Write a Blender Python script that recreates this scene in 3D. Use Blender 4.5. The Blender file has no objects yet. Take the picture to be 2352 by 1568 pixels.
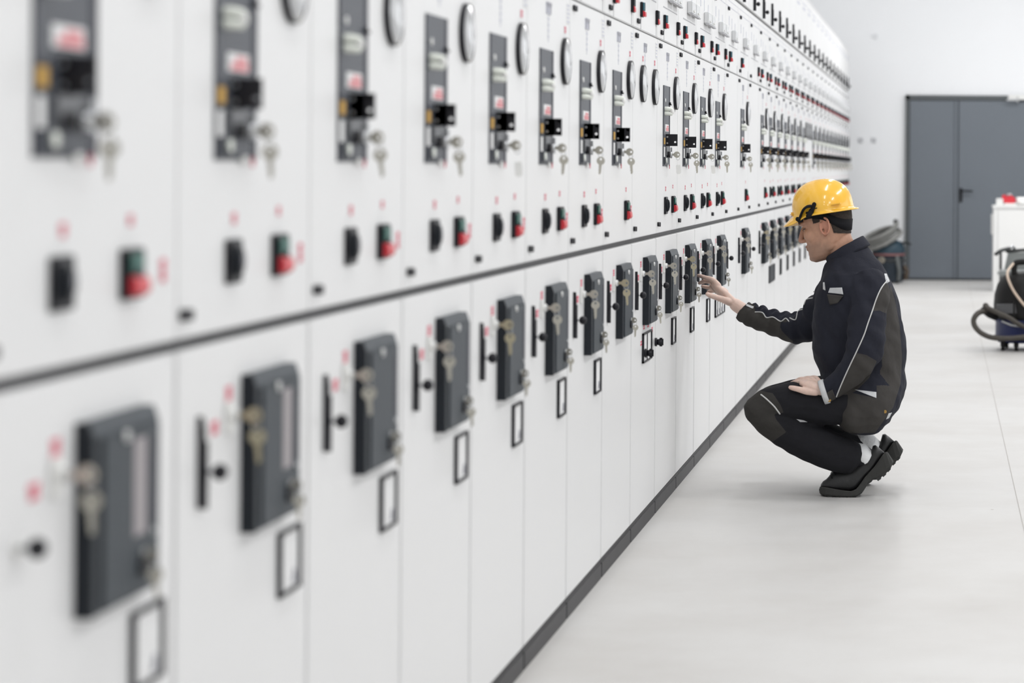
import bpy, bmesh, math, random
from mathutils import Vector, Matrix, noise
from mathutils.bvhtree import BVHTree
random.seed(7)
SC = bpy.context.scene
COL = SC.collection
PI = math.pi
V = Vector

# ------------------------------------------------------------------ camera constants (metres)
FPX, CX, CZ, ROLL = 5465.0, 1.076, 1.30, 0.007     # focal length in px of a 2352 wide frame, camera x and height
VPX, VPY = 2165.0, 390.0                            # principal point (lens shift)


def at(px, py, Y):
    """world point seen at pixel px,py at depth Y"""
    dx, dy = px - VPX, py - VPY
    a, b = dx + ROLL * dy, dy - ROLL * dx
    return V((CX + a * Y / FPX, Y, CZ - b * Y / FPX))


def proj(p):
    a = (p.x - CX) * FPX / p.y
    b = (CZ - p.z) * FPX / p.y
    return VPX + a - ROLL * b, VPY + b + ROLL * a


# ------------------------------------------------------------------ materials
MATS = {}


def mat(name, col, rough=0.5, metal=0.0, spec=0.5, noise_amt=0.0, noise_scale=20.0, bump=0.0, bump_scale=80.0, coat=0.0, emit=0.0, alpha=1.0, trans=0.0):
    if name in MATS:
        return MATS[name]
    m = bpy.data.materials.new(name)
    m.use_nodes = True
    nt = m.node_tree
    b = nt.nodes['Principled BSDF']
    b.inputs['Base Color'].default_value = (*col, 1)
    b.inputs['Roughness'].default_value = rough
    b.inputs['Metallic'].default_value = metal
    b.inputs['Specular IOR Level'].default_value = spec
    b.inputs['Coat Weight'].default_value = coat
    b.inputs['Coat Roughness'].default_value = 0.08
    b.inputs['Transmission Weight'].default_value = trans
    tc = nt.nodes.new('ShaderNodeTexCoord')
    if noise_amt > 0:
        n = nt.nodes.new('ShaderNodeTexNoise')
        n.inputs['Scale'].default_value = noise_scale
        n.inputs['Detail'].default_value = 5
        nt.links.new(tc.outputs['Object'], n.inputs['Vector'])
        mx = nt.nodes.new('ShaderNodeMix')
        mx.data_type = 'RGBA'
        mx.inputs[6].default_value = (*[c * (1 - noise_amt) for c in col], 1)
        mx.inputs[7].default_value = (*[min(1, c * (1 + noise_amt)) for c in col], 1)
        nt.links.new(n.outputs['Fac'], mx.inputs[0])
        nt.links.new(mx.outputs[2], b.inputs['Base Color'])
    if bump > 0:
        n2 = nt.nodes.new('ShaderNodeTexNoise')
        n2.inputs['Scale'].default_value = bump_scale
        n2.inputs['Detail'].default_value = 4
        nt.links.new(tc.outputs['Object'], n2.inputs['Vector'])
        bp = nt.nodes.new('ShaderNodeBump')
        bp.inputs['Strength'].default_value = bump
        bp.inputs['Distance'].default_value = 0.01
        nt.links.new(n2.outputs['Fac'], bp.inputs['Height'])
        nt.links.new(bp.outputs['Normal'], b.inputs['Normal'])
    MATS[name] = m
    return m


M_PAINT = mat('cabinet_white_enamel', (0.79, 0.79, 0.79), 0.42, noise_amt=0.012, noise_scale=3)
M_CARC = mat('cabinet_frame_grey', (0.11, 0.11, 0.115), 0.6)
M_PLINTH = mat('plinth_charcoal', (0.047, 0.046, 0.048), 0.6, noise_amt=0.25, noise_scale=6)
M_BLACK = mat('black_plastic', (0.009, 0.009, 0.013), 0.42, spec=.3)
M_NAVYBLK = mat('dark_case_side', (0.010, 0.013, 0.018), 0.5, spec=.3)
M_RFRONT = mat('relay_front_grey', (0.041, 0.051, 0.061), 0.5, spec=.35)
M_STRIP = mat('control_strip_grey', (0.070, 0.077, 0.092), 0.5)
M_STRIPD = mat('control_strip_edge', (0.02, 0.021, 0.035), 0.5)
M_WHITEP = mat('white_plastic', (0.82, 0.82, 0.80), 0.35)
M_LAMP = mat('lamp_milky_plastic', (0.80, 0.83, 0.76), 0.2, coat=0.5)
M_RED = mat('red_plastic', (0.62, 0.03, 0.045), 0.35)
M_REDLAB = mat('label_red_print', (0.66, 0.10, 0.16), 0.6)
M_PINK = mat('sticker_pink', (0.72, 0.28, 0.30), 0.6)
M_PALE = mat('label_paper', (0.80, 0.80, 0.80), 0.7)
M_LAV = mat('label_lavender', (0.60, 0.61, 0.68), 0.7)
M_GREYLAB = mat('label_grey', (0.36, 0.36, 0.40), 0.6)
M_GREEN = mat('green_button', (0.01, 0.11, 0.085), 0.35)
M_TEAL = mat('teal_lever', (0.05, 0.18, 0.24), 0.35)
M_YEL = mat('yellow_tag', (0.60, 0.36, 0.09), 0.5)
M_KEY = mat('nickel_key', (0.50, 0.48, 0.42), 0.33, metal=0.85)
M_BRASSKEY = mat('dull_brass_key', (0.42, 0.38, 0.27), 0.4, metal=0.8)
M_STEEL = mat('steel', (0.52, 0.53, 0.54), 0.3, metal=0.9)
M_GFACE = mat('gauge_face', (0.62, 0.62, 0.60), 0.35)
M_GLASS = mat('gauge_lens', (0.40, 0.405, 0.41), 0.10, coat=1.0)
M_CLEAR = mat('relay_cover_plastic', (0.66, 0.67, 0.68), 0.25, coat=0.4)
M_LINE = mat('mimic_line_grey', (0.45, 0.45, 0.47), 0.6)
M_STRIPE = mat('pale_reflection_stripe', (0.36, 0.33, 0.34), 0.6)


# ------------------------------------------------------------------ mesh builder
class MB:
    def __init__(self):
        self.v, self.f, self.m, self.s = [], [], [], []
        self.mats = []

    def mi(self, m):
        if m not in self.mats:
            self.mats.append(m)
        return self.mats.index(m)

    def add(self, vs, fs, m, smooth=False, xf=None):
        b = len(self.v)
        k = self.mi(m)
        for p in vs:
            p = V(p)
            self.v.append(xf @ p if xf else p)
        for f in fs:
            self.f.append([b + i for i in f])
            self.m.append(k)
            self.s.append(smooth)

    def box(self, a, b, m, xf=None, bev=0.0):
        (x0, y0, z0), (x1, y1, z1) = a, b
        if bev > 0:
            e = min(bev, (x1 - x0) / 2.01, (y1 - y0) / 2.01, (z1 - z0) / 2.01)
            vs, fs = [], []
            bm = bmesh.new()
            bmesh.ops.create_cube(bm, size=1)
            for v in bm.verts:
                v.co = V((x0 + (v.co.x + .5) * (x1 - x0), y0 + (v.co.y + .5) * (y1 - y0), z0 + (v.co.z + .5) * (z1 - z0)))
            bmesh.ops.bevel(bm, geom=bm.edges[:], offset=e, segments=2, affect='EDGES')
            bm.verts.index_update()
            vs = [v.co.copy() for v in bm.verts]
            fs = [[v.index for v in f.verts] for f in bm.faces]
            bm.free()
            self.add(vs, fs, m, False, xf)
            return
        vs = [(x0, y0, z0), (x1, y0, z0), (x1, y1, z0), (x0, y1, z0), (x0, y0, z1), (x1, y0, z1), (x1, y1, z1), (x0, y1, z1)]
        fs = [(0, 3, 2, 1), (4, 5, 6, 7), (0, 1, 5, 4), (1, 2, 6, 5), (2, 3, 7, 6), (3, 0, 4, 7)]
        self.add(vs, fs, m, False, xf)

    def rings(self, rings, m, smooth=True, cap=True, xf=None, closed=False):
        n = len(rings[0])
        vs = [p for r in rings for p in r]
        fs = []
        R = len(rings)
        for i in range(R if closed else R - 1):
            j = (i + 1) % R
            for k in range(n):
                k2 = (k + 1) % n
                fs.append((i * n + k, i * n + k2, j * n + k2, j * n + k))
        if cap and not closed:
            fs.append(tuple(range(n))[::-1])
            fs.append(tuple((R - 1) * n + k for k in range(n)))
        self.add(vs, fs, m, smooth, xf)

    def cyl(self, p0, p1, r0, m, r1=None, n=16, smooth=True, xf=None):
        p0, p1 = V(p0), V(p1)
        r1 = r0 if r1 is None else r1
        d = (p1 - p0).normalized()
        u = d.orthogonal().normalized()
        w = d.cross(u)
        rr = []
        for p, r in ((p0, r0), (p1, r1)):
            rr.append([p + (u * math.cos(2 * PI * k / n) + w * math.sin(2 * PI * k / n)) * r for k in range(n)])
        b = len(self.f)
        self.rings(rr, m, smooth, True, xf)
        self.s[-1] = self.s[-2] = False

    def ell(self, c, r, m, nu=16, nv=10, xf=None):
        c = V(c)
        if not hasattr(r, '__len__'):
            r = (r, r, r)
        rr = []
        for i in range(1, nv):
            t = PI * i / nv
            rr.append([c + V((r[0] * math.sin(t) * math.cos(2 * PI * k / nu), r[1] * math.sin(t) * math.sin(2 * PI * k / nu), -r[2] * math.cos(t))) for k in range(nu)])
        self.rings(rr, m, True, True, xf)

    def tube(self, pts, rad, m, n=12, caps=True, xf=None, closed=False, squash=None):
        """pts list of Vectors, rad scalar or list; round ends"""
        pts = [V(p) for p in pts]
        N = len(pts)
        if not hasattr(rad, '__len__'):
            rad = [rad] * N
        tang = []
        for i in range(N):
            if closed:
                d = pts[(i + 1) % N] - pts[i - 1]
            else:
                d = pts[min(i + 1, N - 1)] - pts[max(i - 1, 0)]
            tang.append(d.normalized())
        u = tang[0].orthogonal().normalized()
        if squash:
            u = (V(squash[0]) - tang[0] * V(squash[0]).dot(tang[0])).normalized()
        frames = []
        for i in range(N):
            t = tang[i]
            u = (u - t * u.dot(t)).normalized()
            frames.append((u.copy(), t.cross(u)))
        k2 = squash[1] if squash else 1.0
        rr = []

        def ring(c, r, fr):
            return [c + (fr[0] * math.cos(2 * PI * k / n) * k2 + fr[1] * math.sin(2 * PI * k / n)) * r for k in range(n)]
        if caps and not closed:
            for a in (75, 50, 25):
                a = math.radians(a)
                rr.append(ring(pts[0] - tang[0] * rad[0] * math.sin(a), rad[0] * math.cos(a), frames[0]))
        for i in range(N):
            rr.append(ring(pts[i], rad[i], frames[i]))
        if caps and not closed:
            for a in (25, 50, 75):
                a = math.radians(a)
                rr.append(ring(pts[-1] + tang[-1] * rad[-1] * math.sin(a), rad[-1] * math.cos(a), frames[-1]))
        self.rings(rr, m, True, not closed, xf, closed)

    def prism(self, poly, d0, d1, m, axis='x', xf=None):
        """polygon of (u,w) pairs extruded along an axis: x -> (d,u,w), y -> (u,d,w), z -> (u,w,d)"""
        def mk(d, u, w):
            return (d, u, w) if axis == 'x' else ((u, d, w) if axis == 'y' else (u, w, d))
        n = len(poly)
        vs = [mk(d0, *p) for p in poly] + [mk(d1, *p) for p in poly]
        fs = [tuple(range(n))[::-1], tuple(range(n, 2 * n))]
        for i in range(n):
            j = (i + 1) % n
            fs.append((i, j, n + j, n + i))
        self.add(vs, fs, m, False, xf)

    def mesh(self, name):
        me = bpy.data.meshes.new(name)
        me.from_pydata([tuple(p) for p in self.v], [], self.f)
        for m in self.mats:
            me.materials.append(m)
        me.polygons.foreach_set('material_index', self.m)
        me.polygons.foreach_set('use_smooth', self.s)
        me.update()
        bm = bmesh.new()
        bm.from_mesh(me)
        bmesh.ops.recalc_face_normals(bm, faces=bm.faces)
        bm.to_mesh(me)
        bm.free()
        return me


def put(name, me, parent=None, loc=(0, 0, 0), label=None, cat=None, group=None, kind=None):
    o = bpy.data.objects.new(name, me)
    COL.objects.link(o)
    o.location = loc
    if parent:
        o.parent = parent
    if label:
        o['label'] = label
    if cat:
        o['category'] = cat
    if group:
        o['group'] = group
    if kind:
        o['kind'] = kind
    return o


def obj(name, mb, parent=None, **k):
    return put(name, mb.mesh(name), parent, **k)


def smooth_pts(pts, n):
    """Catmull-Rom resample of a polyline (tuples of any length) with n steps per span"""
    pts = [tuple(p) for p in pts]
    out = []
    for i in range(len(pts) - 1):
        p0, p1, p2, p3 = pts[max(i - 1, 0)], pts[i], pts[i + 1], pts[min(i + 2, len(pts) - 1)]
        for s in range(n):
            t = s / n
            out.append(tuple(0.5 * ((2 * b) + (-a + c) * t + (2 * a - 5 * b + 4 * c - d) * t * t + (-a + 3 * b - 3 * c + d) * t ** 3) for a, b, c, d in zip(p0, p1, p2, p3)))
    out.append(pts[-1])
    return out


# ------------------------------------------------------------------ the setting
FARY = 28.08


def setting():
    fl = bpy.data.materials.new('floor_pale_screed')
    fl.use_nodes = True
    nt = fl.node_tree
    b = nt.nodes['Principled BSDF']
    tc = nt.nodes.new('ShaderNodeTexCoord')
    n1 = nt.nodes.new('ShaderNodeTexNoise')
    n1.inputs['Scale'].default_value = 0.9
    n1.inputs['Detail'].default_value = 8
    n1.inputs['Roughness'].default_value = 0.65
    nt.links.new(tc.outputs['Object'], n1.inputs['Vector'])
    cr = nt.nodes.new('ShaderNodeValToRGB')
    cr.color_ramp.elements[0].position = 0.3
    cr.color_ramp.elements[0].color = (0.52, 0.503, 0.483, 1)
    cr.color_ramp.elements[1].position = 0.62
    cr.color_ramp.elements[1].color = (0.595, 0.587, 0.575, 1)
    nt.links.new(n1.outputs['Fac'], cr.inputs['Fac'])
    # dark specks of grit
    vo = nt.nodes.new('ShaderNodeTexVoronoi')
    vo.inputs['Scale'].default_value = 2.6
    nt.links.new(tc.outputs['Object'], vo.inputs['Vector'])
    lt = nt.nodes.new('ShaderNodeMath')
    lt.operation = 'LESS_THAN'
    lt.inputs[1].default_value = 0.018
    nt.links.new(vo.outputs['Distance'], lt.inputs[0])
    mx = nt.nodes.new('ShaderNodeMix')
    mx.data_type = 'RGBA'
    mx.inputs[7].default_value = (0.34, 0.31, 0.28, 1)
    nt.links.new(lt.outputs[0], mx.inputs[0])
    nt.links.new(cr.outputs['Color'], mx.inputs[6])
    nt.links.new(mx.outputs[2], b.inputs['Base Color'])
    n2 = nt.nodes.new('ShaderNodeTexNoise')
    n2.inputs['Scale'].default_value = 3.0
    nt.links.new(tc.outputs['Object'], n2.inputs['Vector'])
    mr = nt.nodes.new('ShaderNodeMapRange')
    mr.inputs[3].default_value = 0.38
    mr.inputs[4].default_value = 0.6
    nt.links.new(n2.outputs['Fac'], mr.inputs[0])
    nt.links.new(mr.outputs[0], b.inputs['Roughness'])
    wall = mat('wall_white_paint', (0.875, 0.885, 0.90), 0.7, noise_amt=0.015, noise_scale=1.5)
    ceil = mat('ceiling_white', (0.8, 0.8, 0.8), 0.8)
    joint = mat('floor_joint', (0.46, 0.44, 0.42), 0.8)

    def slab(name, a, b_, m):
        mb = MB()
        mb.box(a, b_, m)
        return obj(name, mb, kind='structure')
    f = slab('floor', (-1.5, -5, -0.12), (7, FARY + .2, 0), fl)
    slab('wall_far', (-1.7, FARY, 0), (7.2, FARY + .2, 5.0), wall)
    slab('wall_left', (-1.7, -5, 0), (-1.5, FARY, 5.0), wall)
    slab('wall_right', (7.0, -5, 0), (7.2, FARY, 5.0), wall)
    slab('wall_back', (-1.7, -5.2, 0), (7.2, -5, 5.0), wall)
    slab('ceiling', (-1.7, -5.2, 5.0), (7.2, FARY + .2, 5.15), ceil)
    mb = MB()
    mb.box((1.3785, -2, 0.0002), (1.3815, FARY - .1, 0.0012), joint)
    obj('trim_1', mb, kind='structure')


setting()

# double steel door in the far wall
def far_door():
    grey = mat('door_grey_paint', (0.145, 0.165, 0.19), 0.45, noise_amt=0.03, noise_scale=2)
    dark = mat('door_frame_grey', (0.085, 0.095, 0.10), 0.5)
    seam = mat('door_shadow_gap', (0.03, 0.032, 0.034), 0.7)
    root = put('door_1', None, loc=(0, 0, 0), kind='structure')
    Y = FARY
    x0 = at(2079, 430, Y).x
    xs = at(2200, 430, Y).x
    x1 = xs + 0.98
    top = at(2200, 219, Y).z
    mb = MB()
    fw = 0.045
    mb.box((x0, Y - .05, 0), (x0 + fw, Y - .004, top), dark)
    mb.box((x1, Y - .05, 0), (x1 + fw, Y - .004, top), dark)
    mb.box((x0, Y - .05, top - .055), (x1 + fw, Y - .004, top), dark)
    mb.box((x0 + fw, Y - .012, 0), (x1, Y - .004, top - .055), seam)
    mb.box((x0, Y - .055, 0.0), (x1 + fw, Y - .004, 0.018), seam)
    obj('door_frame', mb, root)
    mb = MB()
    mb.box((x0 + fw + .006, Y - .035, .02), (xs - .045, Y - .012, top - .062), grey, bev=.004)
    obj('narrow_leaf', mb, root)
    mb = MB()
    mb.box((xs - .042, Y - .047, .02), (xs - .004, Y - .012, top - .062), grey, bev=.004)
    obj('overlap_strip', mb, root)
    mb = MB()
    mb.box((xs + .006, Y - .040, .02), (x1 - .006, Y - .012, top - .062), grey, bev=.004)
    leaf = obj('wide_leaf', mb, root)
    mb = MB()
    h = at(2207, 448, Y)
    mb.box((h.x - .018, Y - .055, h.z - .085), (h.x + .018, Y - .040, h.z + .085), M_BLACK, bev=.006)
    mb.cyl((h.x, Y - .055, h.z + .05), (h.x, Y - .095, h.z + .05), .011, M_BLACK)
    mb.tube([(h.x, Y - .095, h.z + .05), (h.x + .05, Y - .10, h.z + .05), (h.x + .13, Y - .10, h.z + .048)], .011, M_BLACK)
    obj('door_handle', mb, leaf)
    mb = MB()
    c = at(2335, 224, Y)
    mb.box((c.x - .10, Y - .10, c.z - .028), (c.x + .16, Y - .041, c.z + .028), M_WHITEP, bev=.006)
    mb.box((c.x - .12, Y - .13, c.z - .042), (c.x + .02, Y - .118, c.z - .020), M_STEEL)
    mb.cyl((c.x + .01, Y - .13, c.z - .06), (c.x + .01, Y - .09, c.z + .0), .013, M_STEEL)
    obj('door_closer', mb, leaf)


far_door()

# wall sockets and vents on the far wall
sock = mat('socket_grey_white', (0.62, 0.63, 0.65), 0.5)
for (px, py, sz, lab) in ((1977, 322, .030, 'pale square wall socket nearest the end of the cabinet row'), (2007, 322, .030, 'pale square wall socket on the side towards the grey door'), (2011, 83, .032, 'faint white round vent high on the far wall')):
    p = at(px, py, FARY)
    mb = MB()
    if py > 200:
        mb.box((p.x - sz, FARY - .012, p.z - sz), (p.x + sz, FARY, p.z + sz), sock, bev=.004)
        o = obj('wall_socket', mb, label=lab, cat='socket', group='sockets on the far wall')
        mb = MB()
        mb.cyl((p.x, FARY - .013, p.z), (p.x, FARY - .009, p.z), .019, mat('socket_insert', (0.52, 0.52, 0.54), 0.5))
        obj('socket_insert', mb, o)
    else:
        mb.cyl((p.x, FARY, p.z), (p.x, FARY - .015, p.z), sz, mat('cap_white', (0.76, 0.77, 0.79), 0.5))
        obj('wall_vent', mb, label=lab, cat='vent')

# ------------------------------------------------------------------ switchgear cabinets
P, Y0 = 0.7005, 3.346 - 0.7005
NCAB = 35
ME = {}


def proto(key, fn):
    mb = MB()
    fn(mb)
    ME[key] = mb.mesh(key)


def door_mesh(z0, z1, g):
    def fn(mb):
        mb.box((-.02, g, z0), (0, P - g, z1), M_PAINT, bev=.0025)
    return fn


def carcass(mb):
    mb.box((-1.2, .001, .06), (-.021, P - .001, 2.63), M_CARC)
    mb.box((-1.2, .0005, 2.63), (-.0, P - .0005, 2.64), M_PAINT)


def plinth(mb):
    mb.box((-1.18, .001, 0), (-.001, P - .001, .056), M_PLINTH)
    mb.box((-.02, .003, .0), (.004, P - .012, .046), M_PLINTH)


proto('carcass', carcass)
proto('plinth', plinth)
proto('lower_door', door_mesh(.058, 1.035, .0056))
proto('middle_door', door_mesh(1.053, 1.785, .0016))
proto('upper_door', door_mesh(1.790, 2.168, .0016))
proto('top_door', door_mesh(2.184, 2.628, .0025))


def bar_handle(z0, z1, y, t=.0088):
    def fn(mb):
        mb.prism([(y - .008, z0), (y + .006, z0), (y + .006, z1 - .022), (y - .006, z1), (y - .008, z1)], 0, t, M_BLACK)
        mb.box((.0, y + .006, z0 - .003), (t + .002, y + .012, z1 - .038), M_BLACK)
    return fn


def ball_knob(y, z, t=.025):
    def fn(mb):
        mb.cyl((0, y, z), (.004, y, z), .012, M_WHITEP)
        mb.cyl((.003, y, z), (t - .006, y, z), .0038, M_STEEL, n=10)
        mb.ell((t, y, z), (.0115, .0125, .0125), M_BLACK, 18, 12)
    return fn


proto('bar_handle', bar_handle(.803, .936, .104))
proto('ball_knob', ball_knob(.125, .852))
proto('top_bar_handle', bar_handle(2.195, 2.330, .30, .0135))
proto('top_ball_knob', ball_knob(.335, 2.232))


def redtext(y, z, w, h, n=3, back=True):
    def fn(mb):
        if back:
            mb.box((0, y - w / 2, z - h / 2), (.0012, y + w / 2, z + h / 2), M_PALE)
        k = n
        for i in range(k):
            zz = z + h / 2 - h * (i + .5) / k
            ww = w * (.42 if i % 2 else .47)
            mb.box((.0012, y - ww, zz - h * .42 / k), (.002, y + ww, zz + h * .42 / k), M_REDLAB)
    return fn


proto('door_red_label', redtext(.243, .954, .030, .026, 3))
proto('handle_red_label', redtext(.175, .911, .034, .022, 2))


def relay(stripe):
    def fn(mb):
        y0, y1, z0, z1 = .315, .558, .735, .977
        mb.prism([(0, z0), (.0215, z0), (.0225, z0 + .002), (.0225, z1 - .017), (.0165, z1), (0, z1)], y0, y1, M_RFRONT, axis='y')
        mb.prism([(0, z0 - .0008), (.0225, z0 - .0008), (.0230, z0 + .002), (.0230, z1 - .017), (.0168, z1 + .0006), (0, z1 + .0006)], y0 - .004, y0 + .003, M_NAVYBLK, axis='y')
        mb.box((.0215, y0 + .028, z0 + .004), (.0262, y1 - .006, z1 - .021), M_RFRONT, bev=.0012)
        # groove along the left of the raised panel
        mb.box((.0215, y0 + .018, z0 + .008), (.0232, y0 + .028, z1 - .021), M_BLACK)
        # window slot on the right
        mb.box((.0258, y1 - .040, .825), (.0268, y1 - .014, .938), M_STRIPD)
        if stripe:
            mb.box((.0259, .452, .815), (.0269, .498, .942), M_STRIPE)  # pale reflection on the case front, set in as a coloured stripe
        # screws / indicator
        mb.cyl((.026, .420, .950), (.030, .420, .950), .0075, M_WHITEP, n=14)
        mb.cyl((.029, .420, .950), (.0312, .420, .950), .0045, M_STEEL, n=12)
        mb.cyl((.026, y1 - .030, .812), (.029, y1 - .030, .812), .005, M_STEEL, n=12)
        mb.cyl((.026, y1 - .075, .772), (.031, y1 - .075, .772), .013, M_BLACK, n=16)
    return fn


proto('relay_case', relay(False))
proto('relay_case_striped', relay(True))


def wlock(mb):
    mb.box((0, .225, .895), (.006, .262, .945), M_WHITEP, bev=.002)
    mb.cyl((.006, .247, .922), (.014, .247, .922), .010, M_WHITEP, n=14)
    mb.cyl((.014, .247, .922), (.0165, .247, .922), .0075, M_STEEL, n=14)


proto('door_lock', wlock)


def caselock(mb):
    mb.cyl((.027, .490, .785), (.030, .490, .785), .009, M_STEEL, n=14)


proto('case_lock', caselock)


def frame(y0, y1, z0, z1, n=1, white=True, hook=True):
    def fn(mb):
        mb.box((0, y0 + .004, z0 + .004), (.003, y1 - .004, z1 - .004), M_PALE if white else M_RFRONT)
        w = .008
        mb.box((0, y0, z0), (.008, y0 + w, z1), M_BLACK)
        mb.box((0, y1 - w, z0), (.008, y1, z1), M_BLACK)
        mb.box((0, y0, z1 - w * .7), (.008, y1, z1), M_BLACK)
        mb.box((0, y0, z0), (.008, y1, z0 + w * .7), M_BLACK)
        for i in range(1, n):
            yy = y0 + (y1 - y0) * i / n
            mb.box((0, yy - .003, z0), (.006, yy + .003, z1), M_BLACK)
        if hook:
            for i in range(n):
                yy = y0 + (y1 - y0) * (i + .72) / n
                mb.box((.003, yy - .006, z0 + .012), (.0055, yy + .008, z0 + .024), M_GREYLAB)
                mb.box((.003, yy - .002, z0 + .020), (.0055, yy + .006, z0 + .034), M_GREYLAB)
    return fn


proto('label_frame', frame(.515, .640, .597, .703))
proto('label_frame_dark', frame(.515, .640, .597, .703, 1, False, False))
proto('label_frame_double', frame(.298, .545, .597, .704, 2))
proto('label_frame_quad', frame(.222, .690, .592, .690, 4))
proto('label_frame_wide_dark', frame(.225, .690, .588, .694, 3, False, False))


def coupler_labels(mb):
    for (y, z, w, h) in ((.345, .724, .05, .018), (.465, .724, .05, .018), (.265, .672, .045, .02), (.585, .700, .045, .022)):
        mb.box((0, y - w / 2, z - h / 2), (.0012, y + w / 2, z + h / 2), M_PALE)
        mb.box((.0012, y - w * .42, z - h * .4), (.002, y + w * .42, z - h * .05), M_REDLAB)
        mb.box((.0012, y - w * .34, z + h * .1), (.002, y + w * .34, z + h * .42), M_REDLAB)


proto('coupler_labels', coupler_labels)


def turn_knob(y, z, t=.034):
    def fn(mb):
        mb.cyl((.006, y, z), (.014, y, z), .016, M_BLACK)
        mb.cyl((.014, y, z), (t, y, z), .011, M_BLACK)
        mb.box((t - .014, y - .008, z - .016), (t + .004, y + .008, z + .016), M_BLACK, bev=.004)
    return fn


proto('turn_knob', turn_knob(.335, .632))
proto('side_turn_knob', turn_knob(.635, .650))


def strip(mb):
    y0, y1, z0, z1 = .190, .398, 1.307, 1.618
    mb.box((0, y0, z0), (.003, y1, z1), M_STRIP)
    mb.box((.003, y1 - .022, z0), (.0042, y1, z1), M_STRIPD)
    mb.box((.003, y0, z0), (.004, y0 + .005, z1), M_STRIPD)
    mb.cyl((.003, .236, 1.561), (.006, .236, 1.561), .0075, M_WHITEP, n=14)
    mb.cyl((.003, .372, 1.553), (.010, .372, 1.553), .004, M_BLACK, n=10)
    mb.box((.003, .368, 1.545), (.012, .384, 1.550), M_BLACK)


proto('control_strip', strip)


def lamps(mb):
    for z in (1.528, 1.510):
        mb.tube([(.003, .228, z), (.014, .230, z), (.027, .232, z - .0015)], [.0088, .0088, .0072], M_LAMP, 14)
    mb.ell((.031, .232, 1.518), (.007, .007, .011), M_WHITEP)  # white tip stands in for the highlight on the lamp ends


proto('twin_lamp', lamps)


def sticker(mb):
    mb.box((.003, .243, 1.441), (.0042, .352, 1.469), M_PALE)
    mb.box((.0042, .262, 1.443), (.005, .345, 1.4555), M_PINK)
    mb.box((.0042, .285, 1.457), (.005, .340, 1.464), M_PINK)


proto('warning_sticker', sticker)


def bracket(mb):
    y = .268
    t = .048
    # plate standing out from the panel, square with a round hole near its outer edge
    z0, z1 = 1.385, 1.431
    hz, hx, hr = 1.4, .039, .0042
    n = 16
    outer = [(0.003, z0), (t, z0), (t, z1), (.003, z1)]
    # ring of quads between the hole and the outline
    hole = [(hx + hr * math.cos(2 * PI * k / n), hz + hr * math.sin(2 * PI * k / n)) for k in range(n)]

    def edge(k):
        a = 2 * PI * k / n
        dx, dz = math.cos(a), math.sin(a)
        best = 1e9
        for lim, d, c in ((t, dx, hx), (.003, dx, hx), (z1, dz, hz), (z0, dz, hz)):
            if abs(d) > 1e-6:
                s = (lim - c) / d
                if s > 0:
                    best = min(best, s)
        return (hx + dx * best, hz + dz * best)
    ed = [edge(k) for k in range(n)]
    vs, fs = [], []
    for yy in (y, y + .006):
        vs += [(a, yy, b) for a, b in hole] + [(a, yy, b) for a, b in ed]
    for k in range(n):
        k2 = (k + 1) % n
        fs.append((k, k2, n + k2, n + k))
        fs.append((2 * n + k, 3 * n + k, 3 * n + k2, 2 * n + k2))
        fs.append((k, 2 * n + k, 2 * n + k2, k2))
        fs.append((n + k, n + k2, 3 * n + k2, 3 * n + k))
    mb.add(vs, fs, M_BLACK)
    # fill the four corners missed by the radial fan
    for (cx_, cz_) in ((.003, z0), (.003, z1), (t, z0), (t, z1)):
        sx, sz = (1 if cx_ < .02 else -1), (1 if cz_ < 1.4 else -1)
        mb.box((min(cx_, cx_ + sx * .012), y, min(cz_, cz_ + sz * .012)), (max(cx_, cx_ + sx * .012), y + .006, max(cz_, cz_ + sz * .012)), M_BLACK)
    mb.box((.003, y, z0), (.03, y + .006, z1), M_BLACK)
    mb.box((.003, y, z0), (.010, y + .05, z1), M_BLACK)
    for z in (1.396, 1.420):
        mb.cyl((.009, y - .002, z), (.009, y + .001, z), .0035, M_STEEL, n=10)


proto('flag_bracket', bracket)


def ytag(mb):
    mb.box((.003, .194, 1.391), (.006, .226, 1.416), M_YEL)
    mb.box((.003, .192, 1.342), (.007, .214, 1.381), M_PALE)


proto('yellow_tag', ytag)


def lockgear(mb):
    mb.box((.003, .245, 1.345), (.010, .355, 1.384), mat('interlock_grey', (.15, .155, .165), .45), bev=.003)
    mb.box((.003, .215, 1.312), (.008, .345, 1.347), M_STRIP, bev=.002)
    mb.cyl((.008, .275, 1.352), (.020, .275, 1.352), .012, M_BLACK, n=16)
    mb.cyl((.010, .325, 1.352), (.022, .325, 1.352), .011, M_STEEL, n=16)
    mb.box((.013, .338, 1.338), (.019, .350, 1.380), M_STEEL)
    mb.cyl((.008, .240, 1.329), (.012, .240, 1.329), .010, M_LAMP, n=16)
    mb.cyl((.003, .330, 1.317), (.007, .330, 1.317), .012, M_WHITEP, n=20)
    mb.box((.003, .318, 1.302), (.0068, .342, 1.317), M_WHITEP)
    mb.box((.006, .362, 1.297), (.008, .370, 1.312), M_REDLAB)


proto('interlock', lockgear)


def gauge(yc):
    def fn(mb):
        zc = 1.600
        R = .0665
        n = 40

        def ring(x, r):
            return [(x, yc + r * math.cos(2 * PI * k / n), zc + r * math.sin(2 * PI * k / n)) for k in range(n)]
        mb.rings([ring(0, R), ring(.0105, R), ring(.0122, R - .0012), ring(.0122, R - .003), ring(.0105, R - .0035)], M_BLACK, True, False)
        # domed lens over the pale dial
        mb.rings([ring(.0110, R - .0032), ring(.0150, .052), ring(.0178, .036), ring(.0192, .018), ring(.0197, .0006)], M_GLASS, True, False)
        mb.tube([(.0196, yc, zc - .010), (.0172, yc - .024, zc + .028)], .0010, M_BLACK, 6)
    return fn


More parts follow.
